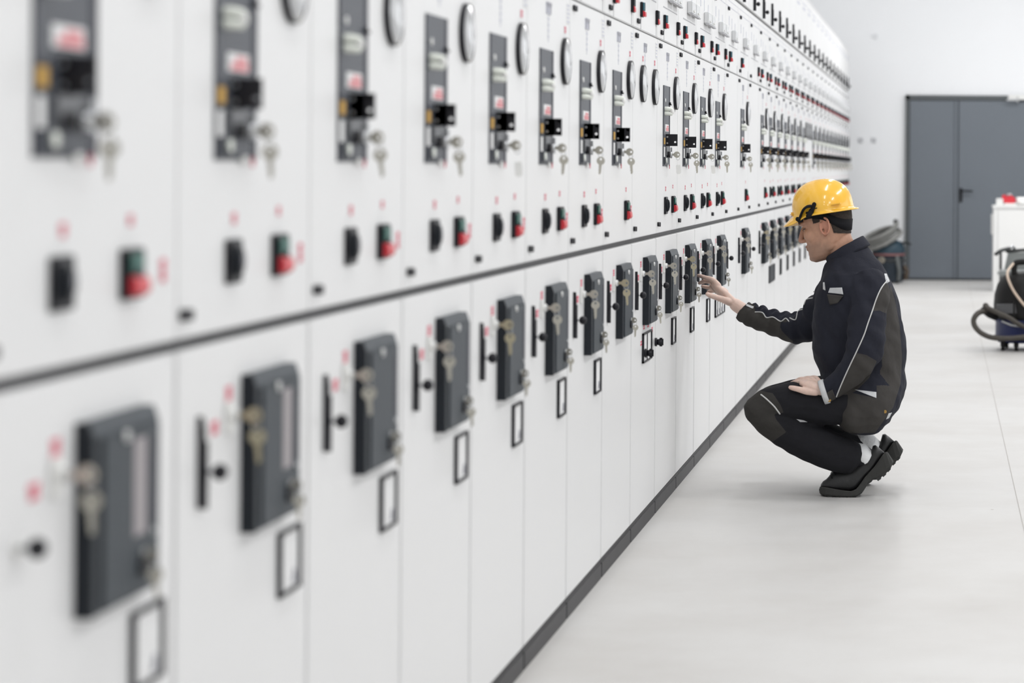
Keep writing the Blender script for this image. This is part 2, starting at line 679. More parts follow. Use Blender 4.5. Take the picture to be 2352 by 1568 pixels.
proto('gauge', gauge(.600))
proto('gauge_second', gauge(.245))
proto('gauge_label', redtext(.610, 1.690, .026, .020, 2))
proto('gauge_label_second', redtext(.262, 1.690, .026, .020, 2))


def textblock(y0, y1, z0, z1, m):
    def fn(mb):
        mb.box((0, y0, z0), (.0012, y1, z1), M_PALE)
        k = 5
        for i in range(k):
            z = z1 - (z1 - z0) * (i + .5) / k
            mb.box((.0012, y0 + .003, z - .0026), (.0018, y1 - .003 - .01 * (i % 2), z + .0026), m)
    return fn


def minigrid(mb):
    y0, y1, z0, z1 = .290, .362, 1.716, 1.748
    mb.box((0, y0, z0), (.002, y1, z1), M_LAV)
    mb.box((.002, y0, z1 - .010), (.004, y1, z1), M_GREYLAB)
    mb.box((.002, y0 + .008, z0), (.004, y0 + .018, z1), M_GREYLAB)
    mb.box((.002, y1 - .018, z0), (.004, y1 - .008, z1), M_GREYLAB)


proto('text_label', textblock(.640, .690, 1.710, 1.768, M_LAV))
proto('small_display', minigrid)


def small_line(mb):
    mb.box((0, .325, 1.640), (.001, .330, 1.712), M_LAV)
    for z in (1.70, 1.684, 1.668, 1.652):
        mb.box((0, .318, z), (.0014, .338, z + .006), M_LAV)


proto('mimic_column', small_line)


def latch(y, z):
    def fn(mb):
        mb.cyl((0, y - .012, z), (.0075, y - .012, z), .0085, M_BLACK, n=14)
        mb.box((0, y - .012, z - .004), (.005, y + .014, z + .004), M_BLACK)
        mb.cyl((0, y + .014, z - .001), (.009, y + .014, z - .001), .0085, M_BLACK, n=14)
    return fn


proto('latch_mid_top', latch(.070, 1.763))
proto('latch_mid_low', latch(.055, 1.087))
proto('latch_up_low', latch(.113, 1.816))
proto('latch_up_top', latch(.128, 2.099))


def selector(mb):
    y0, y1, z0, z1 = .246, .316, 1.121, 1.188
    mb.box((0, y0, z0), (.008, y1, z1), M_BLACK, bev=.002)
    mb.cyl((.008, .281, 1.1545), (.0125, .281, 1.1545), .024, M_NAVYBLK, n=24)
    mb.prism([(.010, 1.130), (.016, 1.136), (.019, 1.150), (.019, 1.162), (.016, 1.174), (.010, 1.180)], .271, .291, M_NAVYBLK, axis='y')
    mb.box((.019, .279, 1.150), (.0195, .283, 1.166), M_GREYLAB)


proto('selector_switch', selector)
proto('selector_label', redtext(.290, 1.219, .022, .019, 2))


def pushsw(y0, z0, w, h, gm):
    def fn(mb):
        y1, z1 = y0 + w, z0 + h
        mb.box((0, y0, z0), (.010, y1, z1), M_BLACK, bev=.002)
        zc = z0 + h * .46
        mb.box((.010, y0 + w * .16, zc + .003), (.0145, y1 - w * .16, z1 - .006), gm, bev=.002)
        mb.prism([(.010, z0 + .004), (.017, z0 + .005), (.022, z0 + .012), (.020, zc - .004), (.016, zc), (.010, zc)], y0 + w * .16, y1 - w * .16, M_RED, axis='y')
        mb.cyl((.010, (y0 + y1) / 2, zc), (.0175, (y0 + y1) / 2, zc + .002), w * .14, M_NAVYBLK, n=12)
    return fn


proto('push_switch', pushsw(.492, 1.122, .074, .067, M_GREEN))
proto('push_label', redtext(.532, 1.226, .020, .016, 2))
proto('vertical_label', redtext(.664, 1.154, .024, .034, 3))


def rocker(y, blackonly):
    def fn(mb):
        w, z0, h = .046, 1.835, .053
        y0 = y - w / 2
        mb.box((0, y0, z0), (.010, y0 + w, z0 + h), M_BLACK, bev=.002)
        if not blackonly:
            mb.box((.010, y0 + w * .1, z0 + h * .42), (.0145, y0 + w * .9, z0 + h * .97), M_TEAL, bev=.0015)
            mb.box((.0145, y0 + w * .3, z0 + h * .42), (.015, y0 + w * .7, z0 + h * .97), M_BLACK)
        else:
            mb.box((.010, y0 + w * .1, z0 + h * .42), (.012, y0 + w * .9, z0 + h * .97), M_NAVYBLK)
        t = .014 if blackonly else .019
        mb.prism([(.010, z0 + .002), (t - .002, z0 + .001), (t, z0 + .006), (t - .001, z0 + .018), (.010, z0 + .022)], y0 + w * .1, y0 + w * .9, M_RED, axis='y')
    return fn


proto('rocker_b', rocker(.205, False))
proto('rocker_a', rocker(.655, True))


def feed_lines(mb):
    for y in (.205, .655):
        mb.box((0, y - .0025, 1.792), (.001, y + .0025, 1.835), M_LINE)
    mb.box((0, .180, 1.917), (.0012, .650, 1.921), M_LINE)
    mb.box((0, .03, 2.110), (.001, .68, 2.113), M_LAV)
    mb.box((0, .03, 2.140), (.001, .68, 2.142), M_LAV)


proto('mimic_lines', feed_lines)


def cover(y0):
    def fn(mb):
        mb.box((0, y0, 1.949), (.022, y0 + .150, 2.000), M_CLEAR, bev=.003)
        mb.box((.010, y0 - .004, 1.944), (.024, y0 + .158, 1.949), M_LINE)
        mb.box((.022, y0 + .06, 1.957), (.026, y0 + .09, 1.966), M_WHITEP, bev=.001)
    return fn


proto('relay_cover', cover(.325))
proto('relay_cover_second', cover(.500))


def vert_label(mb):
    mb.box((0, .172, 2.017), (.0015, .190, 2.064), M_LAV)


proto('upper_label', vert_label)
proto('upper_label_b', lambda mb: mb.box((0, .330, 2.005), (.0015, .338, 2.06), M_LAV))
proto('upper_label_c', lambda mb: mb.box((0, .51, 2.005), (.0015, .52, 2.045), M_LAV))


def top_text(mb):
    for (y0, y1, z0, z1) in ((.12, .42, 2.52, 2.540), (.08, .56, 2.562, 2.572)):
        mb.box((0, y0, z0), (.001, y1, z1), M_LAV)


proto('top_lettering', top_text)

# keys: one key in the lock, a second on a ring below
def key_mesh():
    mb = MB()
    n = 20
    R, r = .0125, .0035
    # bow (flat ring with a hole) in the x-z plane, thickness along y; blade down -z from the bow
    hole = [(r * math.cos(2 * PI * k / n), .005 + r * math.sin(2 * PI * k / n)) for k in range(n)]
    out = [(R * math.cos(2 * PI * k / n), R * math.sin(2 * PI * k / n)) for k in range(n)]
    vs, fs = [], []
    for y in (-.0012, .0012):
        vs += [(a, y, b) for a, b in hole] + [(a, y, b) for a, b in out]
    for k in range(n):
        k2 = (k + 1) % n
        fs += [(k, k2, n + k2, n + k), (2 * n + k, 3 * n + k, 3 * n + k2, 2 * n + k2), (k, 2 * n + k, 2 * n + k2, k2), (n + k, n + k2, 3 * n + k2, 3 * n + k)]
    mb.add(vs, fs, M_KEY)
    mb.prism([(-.0045, -.010), (.0045, -.010), (.0042, -.020), (.0042, -.036), (.0015, -.041), (-.0015, -.041), (-.003, -.037), (-.002, -.033), (-.0042, -.029), (-.003, -.025), (-.0042, -.020)], -.0011, .0011, M_KEY, axis='y')
    return mb.mesh('key')


KEYME = key_mesh()
KEYBR = KEYME.copy()
KEYBR.materials[0] = M_BRASSKEY


def ring_mesh():
    mb = MB()
    mb.tube([(.0065 * math.cos(2 * PI * k / 20), 0, .0065 * math.sin(2 * PI * k / 20)) for k in range(20)], .0008, M_STEEL, 6, closed=True)
    return mb.mesh('key_ring')


RINGME = ring_mesh()


def small_tag_mesh():
    mb = MB()
    mb.prism([(-.008, -.008), (.008, -.008), (.009, -.014), (.009, -.040), (.005, -.044), (-.005, -.044), (-.009, -.040), (-.009, -.014)], -.0012, .0012, M_WHITEP, axis='y')
    return mb.mesh('key_tag')


TAGME = small_tag_mesh()


def key_pair(loc, label, group, me=None, insert=.018, tag=False, s=1.0, swing=0.0):
    """loc = lock face; the inserted key points out along +x and the spare hangs from a ring"""
    me = me or KEYME
    root = put('key_pair', None, None, loc, label, 'keys', group)
    k1 = put('key', me, root, (insert + .004, 0, 0))
    k1.rotation_euler = (0, PI / 2, 0)          # blade towards the lock
    k1.scale = (s, s, s)
    r = put('key_ring', RINGME, root, (insert + .008, 0, -.014 * s))
    r.scale = (s, s, s)
    k2 = put('key', TAGME if tag else me, root, (insert + .009, .001, -.032 * s))
    if tag:
        k2.name = 'key_tag'
    k2.rotation_euler = (0, swing, .25)
    k2.scale = (s, s, s)
    return root


ORD = ['first', 'second', 'third', 'fourth', 'fifth', 'sixth', 'seventh', 'eighth', 'ninth', 'tenth', 'eleventh', 'twelfth', 'thirteenth', 'fourteenth', 'fifteenth', 'sixteenth', 'seventeenth', 'eighteenth', 'nineteenth', 'twentieth']
RELAY = set(range(35)) - {13, 15}
STRIP = set(range(35)) - {8, 13, 15, 23}


def where(n):
    if n == 0:
        return 'nearest cabinet, cut off by the left edge'
    if n == 34:
        return 'last cabinet by the far white wall'
    if n == 8:
        return 'ninth cabinet from the left, with two gauges'
    if n == 13:
        return 'cabinet just beyond the hand, with blank lower door'
    if n == 15:
        return 'second cabinet with blank lower door'
    if n < 17:
        return ORD[n] + ' cabinet from the left'
    return ORD[34 - n] + ' cabinet from the far end'


def cab_label(n):
    if n == 0:
        return 'white switchgear cabinet nearest the camera, cut off by the left photo edge'
    if n == 34:
        return 'last white switchgear cabinet of the row, by the far white wall'
    if n == 8:
        return 'ninth white switchgear cabinet from the left, with double label frame and two gauges'
    if n == 12:
        return 'thirteenth white switchgear cabinet from the left, with wide four-slot label frame'
    if n == 13:
        return 'white switchgear cabinet with blank lower door just beyond the reaching hand'
    if n == 15:
        return 'white switchgear cabinet with blank lower door, second beyond the reaching hand'
    if n == 7:
        return 'eighth white switchgear cabinet from the left, without any label frame'
    if n == 10:
        return 'white switchgear cabinet whose grey relay case the man reaches for'
    if n == 17:
        return 'white switchgear cabinet with wide dark label frame in front of the face'
    if n < 17:
        return ORD[n] + ' white switchgear cabinet from the left'
    return ORD[34 - n] + ' white switchgear cabinet from the far end of the row'


for n in range(NCAB):
    y = Y0 + P * n
    root = put('switchgear_cabinet', None, None, (0, y, 0), cab_label(n), 'cabinet', 'white switchgear cabinets in one long row')
    put('carcass', ME['carcass'], root)
    put('plinth', ME['plinth'], root, label='charcoal plinth')
    lo = put('lower_door', ME['lower_door'], root)
    mi = put('middle_door', ME['middle_door'], root)
    up = put('upper_door', ME['upper_door'], root)
    to = put('top_door', ME['top_door'], root)

    dy = {0: -.027, 1: -.025, 2: -.012}.get(n, 0)      # instruments of the first three middle doors sit a little further left

    def a(name, key, par, label=None):
        return put(name, ME[key], par, (0, dy if par is mi else 0, 0), label=label)
    # lower door
    if n != 0:
        a('door_handle', 'bar_handle', lo)
    a('door_knob', 'ball_knob', lo)
    if n in RELAY:
        a('relay_case', 'relay_case_striped' if n <= 1 else 'relay_case', lo)
        a('door_lock', 'door_lock', lo)
        a('case_lock', 'case_lock', lo)
        a('red_label', 'door_red_label', lo)
        a('red_label', 'handle_red_label', lo)
    if n == 8:
        a('label_frame', 'label_frame_double', lo)
        a('red_label', 'coupler_labels', lo)
        a('turn_knob', 'turn_knob', lo)
        a('turn_knob', 'side_turn_knob', lo)
    elif n == 12:
        a('label_frame', 'label_frame_quad', lo)
    elif n == 17:
        a('label_frame', 'label_frame_wide_dark', lo)
    elif n > 17:
        a('label_frame', 'label_frame_dark', lo)
    elif n not in (7, 13, 14, 15, 16):
        a('label_frame', 'label_frame', lo)
    # middle door
    a('latch', 'latch_mid_top', mi)
    a('latch', 'latch_mid_low', mi)
    if n in STRIP:
        a('control_strip', 'control_strip', mi)
        a('twin_lamp', 'twin_lamp', mi)
        a('warning_sticker', 'warning_sticker', mi)
        a('flag_bracket', 'flag_bracket', mi)
        a('yellow_tag', 'yellow_tag', mi)
        a('interlock', 'interlock', mi)
    if n in STRIP or n in (8, 23):
        a('gauge', 'gauge', mi)
        a('red_label', 'gauge_label', mi)
    if n in (8, 23):
        a('gauge', 'gauge_second', mi)
        a('red_label', 'gauge_label_second', mi)
    if n not in (13, 15):
        a('text_label', 'text_label', mi)
        a('small_display', 'small_display', mi)
        a('mimic_column', 'mimic_column', mi)
    if n in STRIP and n not in (7, 14, 16):
        a('selector_switch', 'selector_switch', mi)
        a('red_label', 'selector_label', mi)
    if n in STRIP:
        a('push_switch', 'push_switch', mi)
        a('red_label', 'push_label', mi)
        if n <= 7:
            a('red_label', 'vertical_label', mi)
    # upper door
    if n >= 6:
        a('latch', 'latch_up_low', up)
        a('latch', 'latch_up_top', up)
        if n != 15:
            a('rocker_switch', 'rocker_b', up)
        if n not in (13, 14):
            a('rocker_switch', 'rocker_a', up)
        a('relay_cover', 'relay_cover', up)
        if n <= 12:
            a('relay_cover', 'relay_cover_second', up)
        a('mimic_line', 'mimic_lines', up)
        for k_ in ('upper_label', 'upper_label_b', 'upper_label_c'):
            a('text_label', k_, up)
    if n >= 12:
        a('door_handle', 'top_bar_handle', to)
        a('door_knob', 'top_ball_knob', to)
        a('lettering', 'top_lettering', to)
    # keys
    if n in RELAY:
        w = where(n)
        key_pair((.0165, y + .247, .922), 'pair of keys left of the relay case, ' + w, 'keys in the lower door locks', KEYBR if n % 3 == 1 else KEYME, swing=random.uniform(-.06, .06))
        key_pair((.030, y + .490, .785), 'small keys hanging below the relay case, ' + w, 'keys in the relay case locks', None, insert=.003, s=.78, swing=random.uniform(-.08, .08))
    if n in STRIP:
        key_pair((.022, y + .325 + dy, 1.352), 'keys at the bottom of the control strip, ' + where(n), 'keys in the control strip locks', None, insert=.014, tag=(n in (4, 9, 11)), swing=random.uniform(-.1, .1))

# ------------------------------------------------------------------ wet-and-dry vacuum on the right
def vacuum():
    Y = 17.30
    c = at(2352, 700, Y)
    cx_ = c.x
    blue = mat('vacuum_blue_tub', (.006, .014, .085), .4, noise_amt=.2)
    blk = mat('vacuum_black_hood', (.008, .0075, .0075), .5, spec=.25, noise_amt=.3)
    hosem = mat('vacuum_hose_rubber', (.055, .048, .040), .6, noise_amt=.2)
    cab = mat('cream_cable', (.62, .50, .40), .5)
    root = put('vacuum_cleaner', None, None, (cx_, Y, 0), 'black and blue wet-and-dry vacuum cleaner with coiled brown hose, cut by the right edge', 'vacuum cleaner')

    def lathe(prof, m, n=36, sy=1.0):
        mb = MB()
        mb.rings([[V((r * math.cos(2 * PI * k / n), sy * r * math.sin(2 * PI * k / n), z)) for k in range(n)] for r, z in prof], m)
        return mb
    obj('tub', lathe([(.190, .055), (.205, .075), (.208, .10), (.206, .20), (.211, .205), (.211, .225)], blue), root)
    obj('rim', lathe([(.216, .075), (.222, .082), (.222, .098), (.214, .104)], blk), root)
    obj('hood', lathe([(.218, .225), (.220, .25), (.221, .33), (.216, .40), (.196, .47), (.165, .525), (.12, .555), (.08, .565), (.02, .57)], blk), root)
    mb = MB()
    mb.prism([(-.205, .335), (-.07, .345), (-.06, .275), (-.205, .27)], -.225, -.150, mat('vacuum_grey_panel', (.075, .075, .08), .5), axis='y')
    obj('grey_panel', mb, root)
    mb = MB()
    mb.tube(smooth_pts([(-.075, -.08, .50), (-.075, -.085, .60), (-.05, -.085, .635), (.05, -.085, .635), (.075, -.085, .60), (.075, -.08, .50)], 5), .022, blk, 12)
    obj('carry_handle', mb, root)
    mb = MB()
    mb.box((-.090, -.228, .20), (-.068, -.205, .36), blk, bev=.004)
    obj('latch_strap', mb, root)
    mb = MB()
    mb.tube([(-.16, -.19, .215), (-.10, -.21, .19), (-.04, -.218, .182)], .009, M_STEEL, 8)
    obj('wire_clip', mb, root)
    for (x, y) in ((-.155, -.13), (-.06, -.175), (.11, -.16), (-.12, .14), (.12, .14)):
        mb = MB()
        mb.cyl((x - .013, y, .030), (x + .013, y, .030), .030, blk, n=18)
        mb.box((x - .018, y - .012, .03), (x + .018, y + .012, .066), blk)
        obj('caster', mb, root)

    def L(px, py, d):
        p = at(px, py, Y + d)
        return p - V((cx_, Y, 0))
    mb = MB()
    mb.tube([L(2264, 702, -.20), L(2270, 710, -.2), L(2282, 717, -.17)], .022, hosem, 12)
    mb.tube([L(2259, 712, -.20), L(2272, 722, -.19), L(2286, 728, -.15)], .024, blk, 12)
    obj('hose_port', mb, root)
    path = smooth_pts([tuple(L(*p)) for p in ((2262, 714, -.21), (2250, 717, -.24), (2240, 726, -.27), (2236, 738, -.28), (2241, 752, -.29), (2256, 766, -.30), (2280, 775, -.31), (2315, 777, -.32), (2352, 774, -.32), (2400, 768, -.28))], 16)
    rad = [.019 + .0016 * math.sin(i * 2.1) for i in range(len(path))]
    mb = MB()
    mb.tube(path, rad, hosem, 14)
    obj('suction_hose', mb, root)
    path = smooth_pts([tuple(L(*p)) for p in ((2266, 706, -.22), (2290, 717, -.25), (2315, 728, -.26), (2352, 750, -.26), (2390, 752, -.22))], 16)
    mb = MB()
    mb.tube(path, [.018 + .0015 * math.sin(i * 2.1) for i in range(len(path))], hosem, 14)
    obj('suction_hose', mb, root)
    path = smooth_pts([tuple(L(*p)) for p in ((2331, 602, -.08), (2322, 612, -.13), (2314, 625, -.20), (2316, 642, -.235), (2327, 666, -.235), (2340, 685, -.24), (2354, 702, -.24), (2375, 720, -.22))], 8)
    mb = MB()
    mb.tube(path, .0095, cab, 10)
    obj('power_cable', mb, root, label='cream power cable')


vacuum()


# chair standing behind the vacuum: grey back, dark arm with a bright end
def chair():
    Y = 20.0
    c = at(2350, 640, Y)
    root = put('chair', None, None, (c.x, Y, 0), 'grey-backed chair with dark armrest behind the vacuum cleaner', 'chair')
    gm = mat('chair_grey_mesh', (.25, .265, .26), .6)
    dk = mat('chair_dark_rail', (.03, .032, .032), .4)

    def L(px, py, d=0):
        return at(px, py, Y + d) - V((c.x, Y, 0))
    mb = MB()
    a, b, e, f_ = L(2302, 640), L(2315, 580), L(2390, 578), L(2400, 640)
    vs = [a, b, e, f_] + [p + V((0, .03, 0)) for p in (a, b, e, f_)]
    mb.add(vs, [(0, 1, 2, 3), (7, 6, 5, 4), (0, 4, 5, 1), (1, 5, 6, 2), (2, 6, 7, 3), (3, 7, 4, 0)], gm)
    obj('backrest', mb, root)
    mb = MB()
    mb.tube([L(2313, 577), L(2350, 574), L(2392, 575)], .014, dk, 10)
    obj('top_rail', mb, root)
    mb = MB()
    mb.tube(smooth_pts([tuple(L(2288, 583, -.20)), tuple(L(2300, 575, -.16)), tuple(L(2318, 570, -.06))], 6), .016, dk, 10)
    obj('armrest', mb, root)
    mb = MB()
    mb.tube([L(2318, 570, -.06), L(2326, 565, -.02), L(2330, 570, 0)], .014, M_STEEL, 10)
    obj('armrest_joint', mb, root)
    mb = MB()
    z = .42
    mb.box((-.22, -.44, z), (.22, 0, z + .05), gm, bev=.02)
    obj('seat', mb, root)
    for x in (-.19, .19):
        for y in (-.40, -.02):
            mb = MB()
            mb.cyl((x, y, 0), (x, y, z), .012, dk, n=10)
            obj('leg', mb, root)
    for x in (-.19, .19):
        mb = MB()
        mb.cyl((x, .0, z), (x, .01, .63), .012, dk, n=10)
        obj('back_post', mb, root)


chair()


def white_cabinet():
    Y = 25.5
    x0 = at(2282, 560, Y).x
    top = at(2282, 472, Y).z
    wm = mat('cupboard_white', (.80, .80, .79), .45)
    root = put('storage_cabinet', None, None, (x0, Y, 0), 'low white storage cabinet in front of the grey door, behind the vacuum', 'cabinet')
    mb = MB()
    mb.box((0, .022, .0), (1.1, .60, top - .03), wm)
    obj('body', mb, root)
    mb = MB()
    mb.box((-.008, -.006, top - .03), (1.11, .61, top), wm, bev=.004)
    obj('worktop', mb, root)
    for a, b in ((.045, .56), (.566, 1.09)):
        mb = MB()
        mb.box((a, 0, .05), (b, .022, top - .036), wm, bev=.003)
        d = obj('door', mb, root)
        mb = MB()
        mb.cyl((b - .05, -.02, top - .16), (b - .05, -.02, top - .30), .006, M_STEEL, n=10)
        obj('door_handle', mb, d)
    mb = MB()
    mb.box((0, .0, 0), (.042, .022, top - .03), wm, bev=.002)
    obj('corner_post', mb, root)
    mb = MB()
    z1, z0 = at(2280, 492, Y).z, at(2280, 539, Y).z
    mb.box((-.022, .05, z0), (-.0005, .30, z1), wm, bev=.004)
    obj('side_holder', mb, root)
    # things lying on top
    b0, b1 = at(2288, 470, Y + .1), at(2304, 458, Y + .1)
    mb = MB()
    mb.box((b0.x, Y + .05, top + .0005), (b1.x, Y + .25, top + .075), M_WHITEP, bev=.006)
    o = obj('box', mb, label='small white box on the left end of the white storage cabinet', cat='box')
    mb = MB()
    mb.box((b0.x + .003, Y + .048, top + .052), (b1.x - .003, Y + .0505, top + .056), M_LINE)
    obj('lid_seam', mb, o)
    r0 = at(2320, 468, Y + .15)
    root2 = put('tape_dispenser', None, None, (r0.x, Y + .15, top), 'red plastic device with white base on the white storage cabinet', 'device')
    mb = MB()
    mb.box((-.065, -.05, .0005), (.075, .05, .024), M_WHITEP, bev=.006)
    obj('base', mb, root2)
    mb = MB()
    mb.prism([(-.085, .055), (-.06, .026), (.03, .022), (.062, .04), (.05, .085), (.01, .11), (-.03, .098), (-.07, .12), (-.09, .095)], -.035, .035, M_RED, axis='y')
    obj('red_body', mb, root2)
    mb = MB()
    mb.ell((-.01, 0, .118), (.03, .03, .014), M_STEEL)
    obj('top_knob', mb, root2)
    w0 = at(2346, 462, Y + .2)
    mb = MB()
    mb.cyl((w0.x - .055, Y + .18, top + .046), (w0.x + .055, Y + .18, top + .046), .045, M_WHITEP, n=24)
    o = obj('paper_roll', mb, label='white roll lying to the right of the red device', cat='roll')
    mb = MB()
    mb.cyl((w0.x - .056, Y + .18, top + .046), (w0.x + .056, Y + .18, top + .046), .016, M_GREYLAB, n=16)
    obj('core', mb, o)


white_cabinet()


def drum_vacuum():
    Y = 27.25
    bl = mat('drum_dusty_blue', (.022, .033, .048), .5, noise_amt=.4, noise_scale=12)
    dk = mat('drum_dark', (.022, .024, .026), .6, noise_amt=.3)
    gr = mat('drum_grey_hose', (.20, .20, .19), .6, noise_amt=.15, noise_scale=30)
    tl = mat('drum_teal_lid', (.012, .038, .06), .5)
    c = at(2040, 640, Y)
    root = put('industrial_vacuum', None, None, (c.x, Y, 0), 'blue drum vacuum with coiled grey hose on top, left of the grey door', 'vacuum cleaner')

    def lathe(prof, m, n=32):
        mb = MB()
        mb.rings([[V((r * math.cos(2 * PI * k / n), r * math.sin(2 * PI * k / n), z)) for k in range(n)] for r, z in prof], m)
        return mb
    obj('drum', lathe([(.16, .015), (.18, .03), (.18, .30), (.185, .305)], bl), root)
    obj('band', lathe([(.187, .245), (.190, .25), (.190, .275), (.187, .28)], dk), root)
    obj('lid', lathe([(.190, .305), (.190, .36), (.185, .41), (.16, .47), (.08, .50), (.01, .505)], tl), root)
    obj('red_stripe', lathe([(.192, .318), (.193, .322), (.193, .338), (.192, .342)], mat('dull_red_band', (.22, .09, .085), .6)), root)
    mb = MB()
    mb.cyl((-.065, -.17, .27), (-.075, -.215, .27), .034, mat('beige_inlet', (.30, .27, .22), .6), n=20)
    mb.cyl((-.0752, -.216, .27), (-.0756, -.218, .27), .014, M_BLACK, n=14)
    obj('inlet', mb, root)
    mb = MB()
    mb.tube([(.10, -.15, .30), (.13, -.165, .15), (.12, -.15, .05)], .024, mat('grey_pipe', (.11, .12, .12), .5), 10)
    obj('drain_pipe', mb, root)
    mb = MB()
    mb.tube([(.17, -.06, .46), (.22, -.07, .465), (.25, -.09, .45)], .014, dk, 8)
    obj('handle', mb, root)
    mb = MB()
    mb.tube([(.19, -.04, .18), (.215, -.05, .14), (.20, -.05, .06)], .028, mat('rusty_fitting', (.07, .05, .035), .7, noise_amt=.4), 10)
    obj('fitting', mb, root)
    for k in range(4):
        a = PI / 4 + k * PI / 2
        mb = MB()
        mb.cyl((.15 * math.cos(a) - .014, .15 * math.sin(a), .036), (.15 * math.cos(a) + .014, .15 * math.sin(a), .036), .036, dk, n=16)
        mb.box((.15 * math.cos(a) - .018, .15 * math.sin(a) - .014, .04), (.15 * math.cos(a) + .018, .15 * math.sin(a) + .014, .085), dk)
        obj('caster', mb, root)
    # the coiled hose resting on the lid
    pts = []
    N = 110
    for i in range(N):
        t = i / (N - 1)
        a = 2 * PI * 2.7 * t + 2.0
        R_ = .205 + .020 * math.sin(a * .37)
        p = V((R_ * math.cos(a), R_ * .9 * math.sin(a), .0 + .066 * t * 2.0))
        # leaning coil, higher on the side away from the cabinets
        p = Matrix.Rotation(math.radians(-24), 3, 'Y') @ Matrix.Rotation(math.radians(14), 3, 'X') @ p
        pts.append(p + V((-.055, -.01, .475)))
    mb = MB()
    mb.tube(pts, [.027 + .0015 * math.sin(i * 2.2) for i in range(N)], gr, 12)
    o = obj('coiled_hose', mb, None, loc=(c.x, Y, 0), label='grey hose coiled on top of the blue drum vacuum', cat='hose')
    mb = MB()
    e = pts[-1]
    mb.tube([e, e + (pts[-1] - pts[-2]).normalized() * .07], .030, dk, 12)
    obj('hose_cuff', mb, o)


drum_vacuum()

# ------------------------------------------------------------------ the crouching technician
def remeshed(mb, voxel, it=4, fac=.5, name='tmp'):
    me = mb.mesh(name)
    o = bpy.data.objects.new(name, me)
    COL.objects.link(o)
    r = o.modifiers.new('r', 'REMESH')
    r.mode = 'VOXEL'
    r.voxel_size = voxel
    s = o.modifiers.new('s', 'SMOOTH')
    s.factor = fac
    s.iterations = it
    dg = bpy.context.evaluated_depsgraph_get()
    out = bpy.data.meshes.new_from_object(o.evaluated_get(dg))
    bpy.data.objects.remove(o)
    out.materials.clear()
    out.name = name
    for p in out.polygons:
        p.use_smooth = True
    return out


def bvh_of(me):
    return BVHTree.FromPolygons([v.co.copy() for v in me.vertices], [list(p.vertices) for p in me.polygons])


CAMP = V((CX, 0, CZ))


def onto(bvh, px, py, lift=0.0, far=9.6):
    """point of a garment surface met by looking from the room side at px,py"""
    d = (at(px, py, 10.0) - CAMP).normalized()
    h = bvh.ray_cast(CAMP, d)
    if h[0] is None:
        return at(px, py, far), -d
    return h[0] - d * lift, h[1]


def inpoly(px, py, poly):
    c = False
    n = len(poly)
    for i in range(n):
        x0, y0 = poly[i]
        x1, y1 = poly[i - 1]
        if (y0 > py) != (y1 > py) and px < (x1 - x0) * (py - y0) / (y1 - y0) + x0:
            c = not c
    return c


def sdist(px, py, poly):
    """signed distance to an outline, positive inside"""
    d = 1e9
    n = len(poly)
    for i in range(n):
        x0, y0 = poly[i - 1]
        x1, y1 = poly[i]
        dx, dy = x1 - x0, y1 - y0
        t = max(0, min(1, ((px - x0) * dx + (py - y0) * dy) / (dx * dx + dy * dy)))
        d = min(d, math.hypot(px - x0 - t * dx, py - y0 - t * dy))
    return d if inpoly(px, py, poly) else -d


def two_tone(name, a, b):
    """cloth of two colours; the panel mask says which piece of cloth a spot belongs to"""
    m = cloth(name, a)
    nt = m.node_tree
    at_ = nt.nodes.new('ShaderNodeAttribute')
    at_.attribute_name = 'panel'
    gt = nt.nodes.new('ShaderNodeMath')
    gt.operation = 'GREATER_THAN'
    gt.inputs[1].default_value = 0.0
    nt.links.new(at_.outputs['Fac'], gt.inputs[0])
    mx = nt.nodes.new('ShaderNodeMix')
    mx.data_type = 'RGBA'
    bs = nt.nodes['Principled BSDF']
    src = bs.inputs['Base Color'].links[0].from_socket
    nt.links.new(gt.outputs[0], mx.inputs[0])
    nt.links.new(src, mx.inputs[6])
    nz = nt.nodes.new('ShaderNodeTexNoise')
    nz.inputs['Scale'].default_value = 14
    m2 = nt.nodes.new('ShaderNodeMix')
    m2.data_type = 'RGBA'
    m2.inputs[6].default_value = (*[c * .86 for c in b], 1)
    m2.inputs[7].default_value = (*[c * 1.14 for c in b], 1)
    nt.links.new(nz.outputs['Fac'], m2.inputs[0])
    nt.links.new(m2.outputs[2], mx.inputs[7])
    nt.links.new(mx.outputs[2], bs.inputs['Base Color'])
    return m


def shade_panels(me, m, rule):
    me.materials.append(m)
    at_ = me.attributes.new('panel', 'FLOAT', 'POINT')
    for i, v in enumerate(me.vertices):
        px, py = proj(v.co)
        at_.data[i].value = max(-9, min(9, rule(px, py, v.co)))


def T(*rows):
    """rows of (px, py, Y, radius in metres) -> smooth point and radius lists"""
    sm = smooth_pts(rows, 5)
    return [at(a, b, c) for a, b, c, d in sm], [max(d, .002) for a, b, c, d in sm]


def cloth(name, col, bump=.6, scale=16.0):
    return mat(name, col, .85, spec=.25, noise_amt=.14, noise_scale=14, bump=bump, bump_scale=scale)


M_NAVY = cloth('workwear_navy', (.020, .0212, .031))
M_BROWN = cloth('workwear_charcoal_brown', (.048, .0445, .0415))
M_TROUS = cloth('trousers_black', (.0115, .0115, .0145))
M_TAPE = mat('reflective_tape', (.56, .57, .58), .45, noise_amt=.1, noise_scale=60)
M_PIPE = mat('pale_piping', (.55, .55, .54), .5)
M_BRASS = mat('brass_stud', (.42, .26, .08), .35, metal=.8)
M_SOCK = mat('white_sock', (.84, .85, .86), .9, bump=.3, bump_scale=120)
M_SHOE = mat('black_leather', (.013, .013, .014), .42, noise_amt=.2, noise_scale=30, bump=.2, bump_scale=40)
M_SOLE = mat('dark_rubber_sole', (.028, .028, .026), .7, noise_amt=.2, noise_scale=30)

